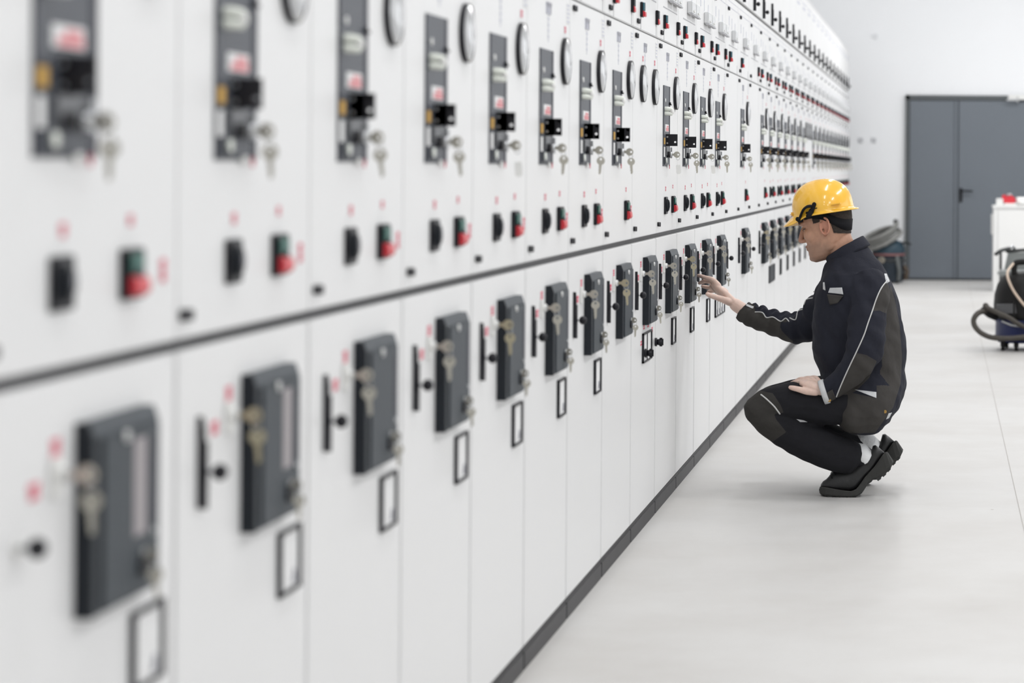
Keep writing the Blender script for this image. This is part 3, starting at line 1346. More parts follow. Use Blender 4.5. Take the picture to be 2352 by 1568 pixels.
PERSON = put('person', None, None, (at(1985, 1138, 9.52).x, 9.56, 0), 'crouching person in dark workwear and yellow hard hat, right hand raised to a relay case', 'person')
PM = Matrix.Translation(-V(PERSON.location))


def worn(name, me, parent=None, label=None):
    """mesh built in room coordinates -> child of the person (or of one of the person's parts)"""
    me.transform(PM)
    o = put(name, me, parent or PERSON, label=label)
    return o


# ---- head frame
HO = at(1903, 521, 9.60)
psi, phi = math.radians(9), math.radians(16)
F0 = V((-math.cos(psi), math.sin(psi), 0))
HF = F0 * math.cos(phi) - V((0, 0, 1)) * math.sin(phi)
HU = V((0, 0, 1)) * math.cos(phi) + F0 * math.sin(phi)
HL = HU.cross(HF)
HS = 1.06
HX = Matrix(((HF.x, HL.x, HU.x, 0), (HF.y, HL.y, HU.y, 0), (HF.z, HL.z, HU.z, 0), (0, 0, 0, 1)))
HX = Matrix.Translation(HO) @ HX @ Matrix.Scale(HS, 4)
HXI = HX.inverted()
HEADLV = [(-.118, .078, .030, .016), (-.110, .090, .012, .036), (-.098, .096, -.008, .047), (-.080, .0955, -.036, .056), (-.060, .094, -.062, .0615), (-.040, .0925, -.078, .066),
          (-.020, .0915, -.088, .070), (0, .0895, -.095, .0725), (.020, .0875, -.100, .0745), (.036, .096, -.103, .0755), (.060, .095, -.104, .0765), (.080, .088, -.100, .074),
          (.100, .070, -.085, .064), (.115, .045, -.060, .045), (.122, .015, -.030, .02)]


HEADLV = [(z, f * 1.05, b * .955 if b < 0 else b, w) for z, f, b, w in HEADLV]


def headring(z, grow=0.0, n=48):
    for i in range(len(HEADLV) - 1):
        if HEADLV[i][0] <= z <= HEADLV[i + 1][0]:
            t = (z - HEADLV[i][0]) / (HEADLV[i + 1][0] - HEADLV[i][0])
            f, b, w = [HEADLV[i][k] * (1 - t) + HEADLV[i + 1][k] * t for k in (1, 2, 3)]
            break
    pts = []
    c0 = (f + b) / 2 if z < -.09 else (0 if z > -.05 else (f + b) / 2 * (-.05 - z) / .04)
    for k in range(n):
        a = 2 * PI * k / n
        c, s = math.cos(a), math.sin(a)
        e = 2 / 2.35 if c > 0 else 2 / 2.05
        ext = (f - c0) if c > 0 else (c0 - b)
        x = c0 + (abs(c) ** e) * (1 if c > 0 else -1) * (ext + grow)
        y = (abs(s) ** (2 / 2.15)) * (1 if s > 0 else -1) * (w + grow)
        pts.append(V((x, y, z)))
    return pts


def finger(mb, rows, m=M_BLACK):
    p, r = T(*rows)
    mb.tube(p, [x * 1.10 for x in r], m, 12)


def build_body():
    mb = MB()
    m = M_BLACK
    mb.rings([headring(z) for z in [l[0] for l in HEADLV]], m, xf=HX)
    # nose, lips, brow ridge, cheekbones, chin, jaw corners
    mb.tube([(.085, 0, .030), (.100, 0, .012), (.111, 0, -.008), (.1175, 0, -.021)], [.008, .0095, .0105, .0105], m, 12, xf=HX)
    mb.ell((.113, 0, -.026), (.011, .012, .008), m, xf=HX)
    for s in (-1, 1):
        mb.ell((.104, s * .0115, -.027), (.011, .0075, .008), m, xf=HX)
        mb.tube([(.097, s * .012, .036), (.096, s * .032, .041), (.081, s * .054, .036)], [.0085, .0085, .007], m, 10, xf=HX)
        mb.ell((.054, s * .044, -.012), (.040, .0195, .032), m, xf=HX)
        mb.ell((.012, s * .045, -.060), (.036, .0145, .030), m, xf=HX)
        mb.ell((.0795, s * .031, .015), (.0135, .0135, .0125), m, xf=HX)
        # ear: helix rim, concha plate and lobe
        rim = []
        for k in range(18):
            a = math.radians(100 + k * 17)
            rim.append(V((-.004 + .0185 * math.cos(a) - .10 * (.031 * math.sin(a)), s * (.0775 + .004 * (1 - math.cos(a)) + (.004 if k > 3 else 0)), .004 + .031 * math.sin(a))))
        mb.tube(rim, [.0046] * 16 + [.004, .0035], m, 10, xf=HX)
        mb.ell((-.007, s * .0755, .006), (.0155, .0045, .027), m, xf=HX)
        mb.ell((.004, s * .0765, -.026), (.009, .0048, .010), m, xf=HX)
        mb.ell((.010, s * .0755, .002), (.004, .004, .008), m, xf=HX)
    mb.ell((.0985, 0, -.0515), (.0085, .022, .0055), m, xf=HX)
    mb.ell((.0975, 0, -.0625), (.0080, .019, .0060), m, xf=HX)
    mb.ell((.0905, 0, -.098), (.013, .020, .014), m, xf=HX)
    # neck into the trunk
    p, r = T((1915, 520, 9.60, .060), (1925, 555, 9.60, .059), (1940, 585, 9.60, .060), (1958, 620, 9.60, .075), (1972, 670, 9.60, .11), (1975, 740, 9.60, .125), (1980, 830, 9.60, .115), (1990, 900, 9.60, .09), (1994, 925, 9.60, .07))
    mb.tube(p, r, m, 20)
    # arms
    p, r = T((1965, 640, 9.60, .06), (1990, 655, 9.45, .055), (1988, 740, 9.39, .045), (1978, 812, 9.35, .04), (1935, 865, 9.345, .035), (1903, 889, 9.345, .027), (1886, 893, 9.347, .026))
    mb.tube(p, r, m, 14)
    p, r = T((1960, 640, 9.62, .06), (1935, 655, 9.78, .055), (1892, 712, 9.86, .045), (1850, 750, 9.92, .042), (1790, 745, 9.98, .037), (1735, 727, 10.03, .031), (1708, 712, 10.055, .0285), (1690, 700, 10.07, .0275))
    mb.tube(p, r, m, 14)
    # legs
    for dY, ox, oy in ((9.42, 0, 0), (9.78, 14, -10)):
        i_ = .035 if dY < 9.6 else -.035
        p, r = T((1992 + ox, 925 + oy, (dY + 9.6) / 2, .055), (1960 + ox, 930 + oy, dY + i_, .052), (1850 + ox, 928 + oy, dY + i_ * .4, .052), (1765 + ox, 932 + oy, dY, .050))
        mb.tube(p, r, m, 16)
        p, r = T((1758 + ox, 945 + oy, dY, .052), (1850 + ox, 1003 + oy, dY + .01, .050), (1930 + ox, 1040 + oy, dY + .02, .040), (1965 + ox, 1048 + oy, dY + .04, .032), (1976 + ox, 1052 + oy, dY + .05, .026))
        mb.tube(p, r, m, 14)
    # right hand: palm and five fingers reaching to the panel
    p, r = T((1690, 699, 10.07, .027), (1672, 683, 10.08, .030), (1655, 668, 10.09, .029), (1643, 656, 10.10, .024))
    mb.tube(p, r, m, 14, squash=((-.5, -.35, -.8), .62))
    p, r = T((1662, 672, 10.12, .022), (1648, 664, 10.14, .020), (1638, 657, 10.15, .017))
    mb.tube(p, r, m, 12)
    finger(mb, [(1650, 655, 10.085, .0115), (1637, 642.5, 10.09, .0103), (1619, 637, 10.11, .0088), (1610, 634, 10.13, .0080), (1604.0, 632.5, 10.145, .0068)])
    finger(mb, [(1652, 661, 10.11, .0115), (1640, 649, 10.115, .0104), (1622, 645.5, 10.13, .0090), (1612, 648, 10.14, .0082), (1606.5, 650, 10.15, .0070)])
    finger(mb, [(1655, 669, 10.14, .011), (1641, 662, 10.15, .0098), (1627, 660, 10.165, .0086), (1617, 658, 10.172, .0076), (1613.5, 657, 10.175, .0066)])
    finger(mb, [(1656, 673, 10.165, .010), (1645, 668, 10.175, .0086), (1633, 669, 10.185, .0074), (1626, 670, 10.19, .006)])
    finger(mb, [(1676, 694, 10.055, .015), (1661, 688, 10.035, .0135), (1646, 683, 10.02, .0112), (1632, 678.5, 10.01, .0102), (1624.5, 675, 10.005, .0082)])
    # left hand lying on the thigh: thumb outside, fingers over the inner side
    p, r = T((1890, 894, 9.347, .026), (1874, 889, 9.352, .031), (1858, 884, 9.365, .030), (1848, 881, 9.38, .022))
    mb.tube(p, r, m, 14, squash=((.25, -.2, .95), .68))
    finger(mb, [(1874, 900, 9.335, .014), (1853, 898.5, 9.335, .0128), (1835, 894, 9.34, .0108), (1822, 891, 9.345, .0098), (1815.5, 889.5, 9.35, .0080)])
    finger(mb, [(1858, 883, 9.37, .0118), (1844, 878, 9.39, .0105), (1828, 877, 9.42, .0092), (1818, 880, 9.445, .0075)])
    finger(mb, [(1866, 879, 9.375, .0118), (1854, 872.5, 9.40, .0106), (1838, 871, 9.44, .0092), (1829, 875, 9.465, .0078)])
    finger(mb, [(1874, 877, 9.38, .0112), (1864, 869.5, 9.41, .0102), (1850, 869, 9.455, .0088), (1842, 873, 9.48, .0075)])
    finger(mb, [(1881, 876, 9.385, .0105), (1874, 868, 9.415, .0092), (1864, 867, 9.455, .0078), (1858, 871, 9.475, .0068)])
    return remeshed(mb, .0028, 6, .5, 'body')


body = build_body()
# skin tone painted as the skin itself has it: beard shadow, lips, ear and knuckle redness, brows; plus shade painted into the ear hollow
sk = bpy.data.materials.new('skin')
sk.use_nodes = True
nt = sk.node_tree
bs = nt.nodes['Principled BSDF']
bs.inputs['Roughness'].default_value = .48
bs.inputs['Subsurface Weight'].default_value = .12
bs.inputs['Subsurface Radius'].default_value = (.010, .004, .002)
bs.inputs['Subsurface Scale'].default_value = .6
at_ = nt.nodes.new('ShaderNodeAttribute')
at_.attribute_name = 'skin_tone'
nz = nt.nodes.new('ShaderNodeTexNoise')
nz.inputs['Scale'].default_value = 60
mxn = nt.nodes.new('ShaderNodeMix')
mxn.data_type = 'RGBA'
mxn.blend_type = 'MULTIPLY'
mxn.inputs[0].default_value = .25
nt.links.new(at_.outputs['Color'], mxn.inputs[6])
nt.links.new(nz.outputs['Fac'], mxn.inputs[7])
nt.links.new(mxn.outputs[2], bs.inputs['Base Color'])
body.materials.append(sk)
ca = body.color_attributes.new('skin_tone', 'FLOAT_COLOR', 'POINT')


def sst(a, b, x):
    t = max(0, min(1, (x - a) / (b - a)))
    return t * t * (3 - 2 * t)


SKIN, HANDC = V((.60, .335, .225)), V((.82, .60, .51))
hx = [HXI @ v.co for v in body.vertices]
for i, v in enumerate(body.vertices):
    q = hx[i]
    c = SKIN.copy()
    if q.length > .20:
        c = HANDC.copy()
        if q.length < .30:
            c = V((.62, .33, .21))
    else:
        beard = sst(.030, .050, q.x + .012 - max(0, -q.z - .05) * .3) * sst(-.030, -.060, q.z) * (1 - .0 * abs(q.y))
        beard = max(beard, sst(-.045, -.075, q.z) * sst(-.02, .02, q.x))
        c = c.lerp(V((.20, .145, .115)), .42 * beard)
        moust = sst(.09, .1, q.x) * sst(-.034, -.038, q.z) * sst(-.050, -.045, q.z)
        c = c.lerp(V((.24, .16, .125)), .5 * moust)
        lip = sst(.1005, .103, q.x) * sst(-.046, -.050, q.z) * sst(-.068, -.064, q.z) * sst(.024, .016, abs(q.y))
        c = c.lerp(V((.38, .14, .11)), .8 * lip)
        ear = sst(.074, .078, abs(q.y)) * sst(.04, .02, abs(q.x + .004)) * sst(.045, .035, abs(q.z))
        c = c.lerp(V((.60, .27, .185)), .8 * ear)
        conch_shade = sst(.0795, .0765, abs(q.y)) * sst(.012, .004, abs(q.x - .002)) * sst(.014, .006, abs(q.z - .002)) * sst(.07, .074, abs(q.y))
        c = c.lerp(V((.16, .07, .05)), .8 * conch_shade)  # shade of the ear hollow, put into the skin colour
        nose = sst(.103, .113, q.x) * sst(.02, .0, q.z) * sst(-.036, -.03, q.z)
        c = c.lerp(V((.50, .24, .17)), .5 * nose)
        brow = sst(.070, .076, q.x) * sst(.0065, .003, abs(q.z - .040)) * sst(.010, .014, abs(q.y)) * sst(.055, .048, abs(q.y))
        c = c.lerp(V((.045, .03, .022)), .85 * brow)
        eye = sst(.074, .078, q.x) * sst(.0045, .0022, abs(q.z - .0155)) * sst(.016, .020, abs(q.y)) * sst(.050, .043, abs(q.y))
        c = c.lerp(V((.05, .035, .03)), .9 * eye)
    ca.data[i].color = (*c, 1)
bodyo_me = body
# hair from the scalp faces: cropped, sideburns, down to the nape
def hairy(q):
    if abs(q.x) > .13 or q.z > .118 or q.z < -.09 or abs(q.y) > .0825:
        return False
    if abs(q.y) > .0765 and -.03 < q.x < .022 and q.z < .036:
        return False
    if q.z > .050 and q.x < .060:
        return True
    if q.x > .010:
        return q.z > .024 + .1 * max(0, q.x - .03) and q.x < .038
    if q.x > -.026:
        return q.z > .038
    return q.z > -.030 - .35 * max(0, -q.x - .03) and q.z > -.068


hm = M_HAIR = mat('cropped_brown_hair', (.040, .030, .024), .8, noise_amt=.5, noise_scale=140, bump=.8, bump_scale=260)
keep = [p for p in body.polygons if hairy(HXI @ p.center)]
idx = {}
hv, hf = [], []
for p in keep:
    f = []
    for vi in p.vertices:
        if vi not in idx:
            idx[vi] = len(hv)
            v = body.vertices[vi]
            hv.append(v.co + v.normal * .0022)
        f.append(idx[vi])
    hf.append(f)
hair = bpy.data.meshes.new('hair')
hair.from_pydata([tuple(p) for p in hv], [], hf)
hair.materials.append(hm)
for p in hair.polygons:
    p.use_smooth = True
worn('body', body)
ho = worn('hair', hair)
sm_ = ho.modifiers.new('soft', 'SMOOTH')
sm_.factor = .5
sm_.iterations = 4
sd = ho.modifiers.new('thick', 'SOLIDIFY')
sd.thickness = .003
sd.offset = 0
for s in (-1, 1):
    mb = MB()
    mb.ell((.0775, s * .031, .013), .0130, mat('eye_white', (.5, .47, .45), .3), 14, 10, xf=HX)
    mb.cyl((.0895, s * .0312, .0105), (.0908, s * .0312, .0098), .0062, mat('iris_dark', (.04, .03, .025), .2), xf=HX)
    worn('eye', mb.mesh('eye'))

# ---- hard hat
HTX = HX @ Matrix.Translation((-.05, 0, .05)) @ Matrix.Rotation(math.radians(-6.5), 4, 'Y') @ Matrix.Translation((.05, 0, -.05))
M_HAT = mat('yellow_hard_hat_shell', (.93, .52, .045), .22, spec=.5, coat=.6)
M_STRAP = mat('black_webbing', (.008, .008, .010), .8, spec=.2)
hat = put('hard_hat', None, PERSON)


def hat_shell():
    n, H = 72, .120
    zb = .053
    prof = [0, .06, .14, .25, .37, .5, .62, .73, .82, .89, .945, .98, .998]
    rr = []

    def ringat(z, k, lift=0.0):
        pts = []
        for i in range(n):
            a = 2 * PI * i / n
            c, s = math.cos(a), math.sin(a)
            x = .004 + c * (.119 if c > 0 else .118) * k
            y = s * .107 * k
            rid = sst(.052, .044, abs(y)) * sst(.02, .06, z - zb) * .0045 + sst(.030, .024, abs(y)) * sst(.05, .09, z - zb) * .002
            pts.append(V((x + c * rid * .6, y, z + rid * (.25 + .75 * min(1, (z - zb) / H)))))
        return pts
    # rim flange and peak first (outer edge up to the dome), then dome, then the inner wall

    def rim(ext, z0):
        pts = []
        for i in range(n):
            a = 2 * PI * i / n
            c, s = math.cos(a), math.sin(a)
            pk = sst(.30, .86, c)
            back = sst(-.5, -.95, c)
            e = ext * (.010 + .031 * pk + .008 * back)
            x = .004 + c * ((.119 if c > 0 else .118) + e)
            y = s * (.107 + ext * .010 + .010 * pk * ext)
            z = z0 - .024 * pk * ext - .004 * back * 0 + .006 * sst(.6, .0, abs(c)) * 0
            # the rim dips over the temples
            z -= .003 * math.exp(-((c - .62) / .22) ** 2)
            pts.append(V((x, y, z)))
        return pts
    rr.append(rim(.0, zb - .006))
    rr.append(rim(.55, zb - .0065))
    rr.append(rim(1.0, zb - .0085))
    rr.append(rim(1.04, zb - .006))
    rr.append(rim(1.0, zb - .0035))
    rr.append(rim(.5, zb - .001))
    rr.append(rim(.06, zb + .003))
    for t in prof[1:]:
        z = zb + H * t
        k = (1 - t ** 2.35) ** (1 / 2.2)
        rr.append(ringat(z, k))
    mb = MB()
    mb.rings(rr, M_HAT, True, False, xf=HTX)
    # close the crown
    top = rr[-1]
    mb.add(top, [tuple(range(n))], M_HAT, True, xf=HTX)
    # inner lining
    inn = []
    for t in (0, .3, .6, .85, .97):
        inn.append([V((p.x * .97, p.y * .97, p.z - .004)) for p in ringat(zb - .002 + H * .96 * t, (1 - t ** 2.35) ** (1 / 2.2))])
    mb.rings(inn, M_HAT, True, False, xf=HTX)
    # peak gusset, short rear rib and the side slot boss
    for s in (-1, 1):
        mb.box((-.085, s * .083 - .012, zb + .020), (-.05, s * .083 + .012, zb + .0235), M_HAT, xf=HTX @ Matrix.Translation((0, s * .006, 0)))
    mb.box((.100, -.045, zb + .004), (.1275, .045, zb + .018), M_HAT, xf=HTX, bev=.006)
    return mb.mesh('shell')


SHELL = worn('shell', hat_shell(), hat)
# headband round the back of the skull
mb = MB()
n = 40
ro, ri = [], []
band = []
for k in range(n + 1):
    a = math.radians(52 + (308 - 52) * k / n)
    tt = .5 - .5 * math.cos((a))          # 0 front .. 1 back
    zc = .064 - .078 * sst(.30, 1.0, tt)
    hh = .016 + .004 * tt
    ring4 = []
    for (dz, g) in ((-hh, .0015), (-hh, .0060), (hh, .0060), (hh, .0015)):
        rg = headring(max(-.1, min(.115, zc + dz)), g, 360)
        ring4.append(rg[int(math.degrees(a)) % 360])
    band.append(ring4)
mb.rings(band, M_STRAP, True, True, xf=HX)
worn('headband', mb.mesh('headband'), hat)
hatb = bvh_of(SHELL.data)


def hat_at(px, py, lift):
    d = (at(px, py, 10.0) - CAMP).normalized()
    o_ = CAMP - V(PERSON.location)
    h = hatb.ray_cast(o_, d)
    if h[0] is None or (h[0] + V(PERSON.location)).y > 9.575:
        return at(px, py, 9.492) - d * lift
    return h[0] - d * lift + V(PERSON.location)


mb = MB()
path = smooth_pts([tuple(hat_at(*p)) for p in ((1835, 506, .006), (1839, 495, .012), (1845, 482, .018), (1853, 475, .020), (1862, 473, .012))], 5)
mb.tube(path, .0052, M_STRAP, 8, squash=((0, 1, 0), 1.9))
worn('chin_strap', mb.mesh('chin_strap'), hat)
mb = MB()
c = hat_at(1865, 482, .004)
for (a_, b_, w_) in (((1870, 469), (1865, 484), .0085), ((1864, 484), (1857, 496), .0105)):
    p0, p1 = hat_at(a_[0], a_[1], .006), hat_at(b_[0], b_[1], .008)
    mb.tube([p0, (p0 + p1) / 2, p1], w_, M_STRAP, 10)
mb.tube([hat_at(1866, 480, .010), hat_at(1876, 477.5, .006)], .002, M_STRAP, 6)
mb.tube([hat_at(1853, 489, .008), hat_at(1862, 488, .010)], .005, M_STRAP, 6)
worn('strap_clip', mb.mesh('strap_clip'), hat)
mb = MB()
p = [at(a_, b_, 9.515) for a_, b_ in ((1832, 503), (1836, 507), (1840, 506))]
mb.tube(p, .009, M_STRAP, 8)
p = [at(a_, b_, 9.522) for a_, b_ in ((1836, 504), (1852, 498), (1870, 493), (1890, 491))]
mb.tube(p, .0045, M_STRAP, 8)
worn('sweatband', mb.mesh('sweatband'), hat)

# ---- jacket
def sec(py, f, b, Yc, hw, n=40, e=2.25):
    """horizontal jacket section between front and back pixel columns"""
    a, c = at(f, py, Yc), at(b, py, Yc)
    cx_, rx = (a.x + c.x) / 2, (c.x - a.x) / 2
    out = []
    for k in range(n):
        t = 2 * PI * k / n
        cc, ss = math.cos(t), math.sin(t)
        out.append(V((cx_ + rx * math.copysign(abs(cc) ** (2 / e), cc), Yc + hw * math.copysign(abs(ss) ** (2 / e), ss), (a.z + c.z) / 2)))
    return out


def fold(p, nrm):
    """soft cloth folds: noise stretched along the drape"""
    d = p.x * .75 + p.z * .65
    e = p.z * .75 - p.x * .65
    return noise.noise(V((d * 13, p.y * 7, e * 4.5))) * .013 + noise.noise(V((d * 30 + 3, p.y * 15, e * 10 + 7))) * .006


def jacket_mesh():
    mb = MB()
    m = M_NAVY
    S = [(562, 1938, 1990, .055), (574, 1924, 2002, .082), (590, 1912, 2015, .115), (606, 1900, 2030, .150), (625, 1890, 2040, .185), (650, 1881, 2049, .205), (690, 1872, 2062, .212), (730, 1868, 2070, .212), (770, 1864, 2077, .210),
         (800, 1862, 2081, .210), (825, 1870, 2083, .208), (850, 1884, 2082, .214), (880, 1892, 2080, .238, 2.6), (910, 1902, 2073, .266, 3), (940, 1914, 2062, .280, 3), (962, 1926, 2049, .272, 3), (978, 1938, 2030, .245, 2.8), (986, 1958, 2012, .18, 2.5)]
    mb.rings([sec(q[0], q[1], q[2], 9.60, q[3], 40, q[4] if len(q) > 4 else 2.25) for q in S], m)
    # near sleeve (left arm)
    p, r = T((1990, 640, 9.47, .075), (1996, 665, 9.44, .083), (1995, 725, 9.39, .079), (1988, 780, 9.35, .074), (1972, 826, 9.335, .066), (1945, 862, 9.335, .055), (1912, 892, 9.345, .047), (1893, 900, 9.345, .0465))
    # wrinkles across the elbow
    r = [x * (1 + .030 * math.sin(i * 1.9) * (1 if 8 < i < 28 else .3)) for i, x in enumerate(r)]
    mb.tube(p, r, m, 22, caps=False)
    # far sleeve (right arm) with the wavy wrinkles of the reaching forearm
    rows = smooth_pts([(1940, 650, 9.76, .080), (1895, 708, 9.85, .075), (1858, 748, 9.92, .071), (1820, 753, 9.95, .064), (1780, 744, 9.985, .055), (1740, 729, 10.025, .046), (1714, 716, 10.05, .0435), (1706, 711.5, 10.055, .043)], 10)
    n = 26
    pts = [at(a, b, c) for a, b, c, d in rows]
    rr = []
    for i, (a, b, c, rad) in enumerate(rows):
        t = (pts[min(i + 1, len(pts) - 1)] - pts[max(i - 1, 0)]).normalized()
        up = (V((0, 0, 1)) - t * t.z).normalized()
        sd_ = t.cross(up)
        amp = .010 * sst(1, 16, i) * sst(66, 58, i)
        ring = []
        for k in range(n):
            th = 2 * PI * k / n
            cu = math.cos(th)
            w = amp * math.sin(i * .92 + th * .5) * (0.30 + .70 * max(0, cu))
            ring.append(pts[i] + (up * cu + sd_ * math.sin(th)) * (rad + w))
        rr.append(ring)
    mb.rings(rr, m)
    me = remeshed(mb, .0055, 5, .5, 'jacket')
    nr = [v.normal.copy() for v in me.vertices]
    for v, q in zip(me.vertices, nr):
        v.co = v.co + q * fold(v.co, q)
    return me


jk = jacket_mesh()
jb = bvh_of(jk)
SLEEVE_BROWN = [
    [(2029, 652), (2021, 671), (2011, 693), (2005, 714), (2020, 713), (2034, 719), (2052, 712), (2056, 690), (2050, 655), (2040, 645)],          # back of the upper sleeve
    [(1971, 811), (1990, 815), (2014, 829), (1996, 868), (1966, 898), (1928, 916), (1920, 911), (1930, 887), (1946, 852), (1966, 809)],   # under the forearm
]
BODY_BROWN = [[(2046, 655), (2056, 690), (2067, 750), (2072, 820), (2069, 880), (2052, 935), (2010, 994), (1925, 996), (1900, 905), (1958, 902), (2014, 914), (2013, 850), (2020, 800), (2030, 740), (2036, 690)]]   # side and hem
FAR_BROWN = [
    [(1690, 680), (1733, 700), (1735, 716), (1750, 718), (1760, 730), (1775, 729), (1793, 738.5), (1804, 732), (1818, 745), (1822, 800), (1760, 800), (1680, 760)],   # far cuff and under side
]
FLAP_BROWN = [[(1892, 672), (1918, 676), (1936, 678), (1925, 690), (1908, 703), (1898, 690)]]


def jrule(px, py, c):
    d = -9
    if c.y < 9.72:
        if c.y < 9.43 and py < 925:
            d = max(sdist(px, py, q) for q in SLEEVE_BROWN)
        if c.y > 9.405 or py > 885 and px > 1925:
            d = max(d, sdist(px, py, BODY_BROWN[0]))
        return d
    if c.y > 9.9:
        return max(sdist(px, py, q) for q in FAR_BROWN)
    return sdist(px, py, BODY_BROWN[0]) if py > 850 else d


shade_panels(jk, two_tone('workwear_navy_and_charcoal', (.0165, .0178, .0270), (.048, .0445, .0415)), jrule)
jacket = worn('jacket', jk, label='dark navy work jacket with charcoal panels')


def piping(name, bvh, pts, parent, r=.0026, m=M_PIPE):
    dense = smooth_pts(pts, 6)
    P_ = [onto(bvh, a, b, .001)[0] for a, b in dense]
    # drop jumps between separate surfaces
    Q = [P_[0]]
    for q in P_[1:]:
        if abs(q.y - Q[-1].y) < .05:
            Q.append(q)
    mb = MB()
    mb.tube(Q, r, m, 8)
    return worn(name, mb.mesh(name), parent)


def patch(name, bvh, quad, parent, m, nu=8, nv=6, lift=.002):
    """cloth or tape sewn on: four corner pixels, wrapped on the garment"""
    vs, fs = [], []
    for layer in (lift + .0012, -.001):
        for j in range(nv + 1):
            for i in range(nu + 1):
                u, w = i / nu, j / nv
                a = [quad[0][k] * (1 - u) * (1 - w) + quad[1][k] * u * (1 - w) + quad[2][k] * u * w + quad[3][k] * (1 - u) * w for k in (0, 1)]
                vs.append(onto(bvh, a[0], a[1], layer)[0])
    W = nu + 1
    o2 = W * (nv + 1)
    for j in range(nv):
        for i in range(nu):
            q = [j * W + i, j * W + i + 1, (j + 1) * W + i + 1, (j + 1) * W + i]
            fs += [q, [o2 + k for k in q][::-1]]
    for i in range(nu):
        fs += [[i, i + 1, o2 + i + 1, o2 + i], [nv * W + i, nv * W + i + 1, o2 + nv * W + i + 1, o2 + nv * W + i]]
    for j in range(nv):
        fs += [[j * W, (j + 1) * W, o2 + (j + 1) * W, o2 + j * W], [j * W + nu, (j + 1) * W + nu, o2 + (j + 1) * W + nu, o2 + j * W + nu]]
    mb = MB()
    mb.add(vs, fs, m, True)
    return worn(name, mb.mesh(name), parent)


piping('piping', jb, [(2037, 644.8), (2024.4, 661), (2012.9, 686), (2003.3, 714.6), (1993.8, 741.4), (1984.2, 770), (1967, 808), (1946, 852), (1930.6, 886.8), (1921, 911)], jacket)
piping('piping', jb, [(1734.5, 716.5), (1750.8, 717.5), (1760.4, 729), (1775.7, 728), (1793, 737.6), (1804.4, 731), (1812, 738)], jacket)
piping('piping', jb, [(1814, 730), (1827.3, 733.7), (1833, 714.6), (1846.4, 709.8)], jacket)
piping('piping', jb, [(1847, 699), (1852, 688), (1866.5, 684)], jacket)
piping('piping', jb, [(1869.4, 669.7), (1876, 665.5), (1884, 666)], jacket)
patch('reflective_patch', jb, [(2031, 628), (2037, 628), (2044, 646), (2036, 651)], jacket, M_TAPE)
patch('chest_badge', jb, [(1906, 661), (1934, 660), (1937, 676), (1902, 672)], jacket, M_TAPE)
patch('reflective_patch', jb, [(1890, 648), (1894, 648), (1896, 667), (1890, 664)], jacket, M_TAPE)
patch('reflective_patch', jb, [(1713.5, 697), (1731, 703.5), (1730, 709), (1713, 702)], jacket, M_TAPE)
mb = MB()
mb.tube([at(1899, 897.5, 9.345), at(1893, 899.5, 9.345), at(1887, 901.5, 9.345)], [.0495, .0500, .0485], M_TAPE, 24, caps=False)
worn('cuff_band', mb.mesh('cuff_band'), jacket)
patch('cuff_tab', jb, [(1897, 903), (1912, 894), (1921, 918), (1904, 930)], jacket, M_BROWN, lift=.005)
patch('pocket_tape', jb, [(1962, 894), (2013, 900), (2013, 914), (1985, 903)], jacket, M_TAPE)
patch('hem_tape', jb, [(2041, 949), (2049, 947), (2042, 960), (2035, 963)], jacket, M_TAPE)
patch('pocket_flap', jb, [(1899, 675), (1937, 679), (1924, 696), (1906, 700)], jacket, M_BROWN, lift=.006)
for (bx, by) in ((1905, 919), (2033, 945)):
    p, nn = onto(jb, bx, by, .005 if bx < 1950 else 0)
    mb = MB()
    mb.cyl(p - V((0, -.002, 0)), p - V((0, .003, 0)), .0065, M_BRASS, n=14)
    worn('stud', mb.mesh('stud'), jacket)
# turned-down collar
mb = MB()
n = 40
A, B_ = at(1899, 594, 9.60), at(1986, 550, 9.60)
ctr, maj = (A + B_) / 2, (B_ - A) / 2
mn = V((0, .082, 0))
nrm = maj.cross(mn).normalized()
if nrm.z < 0:
    nrm = -nrm
rg = []
for (h, g) in ((-.026, 1.08), (-.030, 1.13), (-.018, 1.12), (.004, 1.06), (.016, 1.03), (.018, .97), (.004, .96), (-.02, 1.0)):
    ring = []
    for k in range(n):
        a = 2 * PI * k / n
        fr = max(0, -math.cos(a))
        ring.append(ctr + maj * math.cos(a) * g + mn * math.sin(a) * g + nrm * (h - .016 * fr * (1 if h < .0 else .6)))
    rg.append(ring)
rg.append(rg[0])
mb.rings(rg, M_NAVY, True, False)
worn('collar', mb.mesh('collar'), jacket)

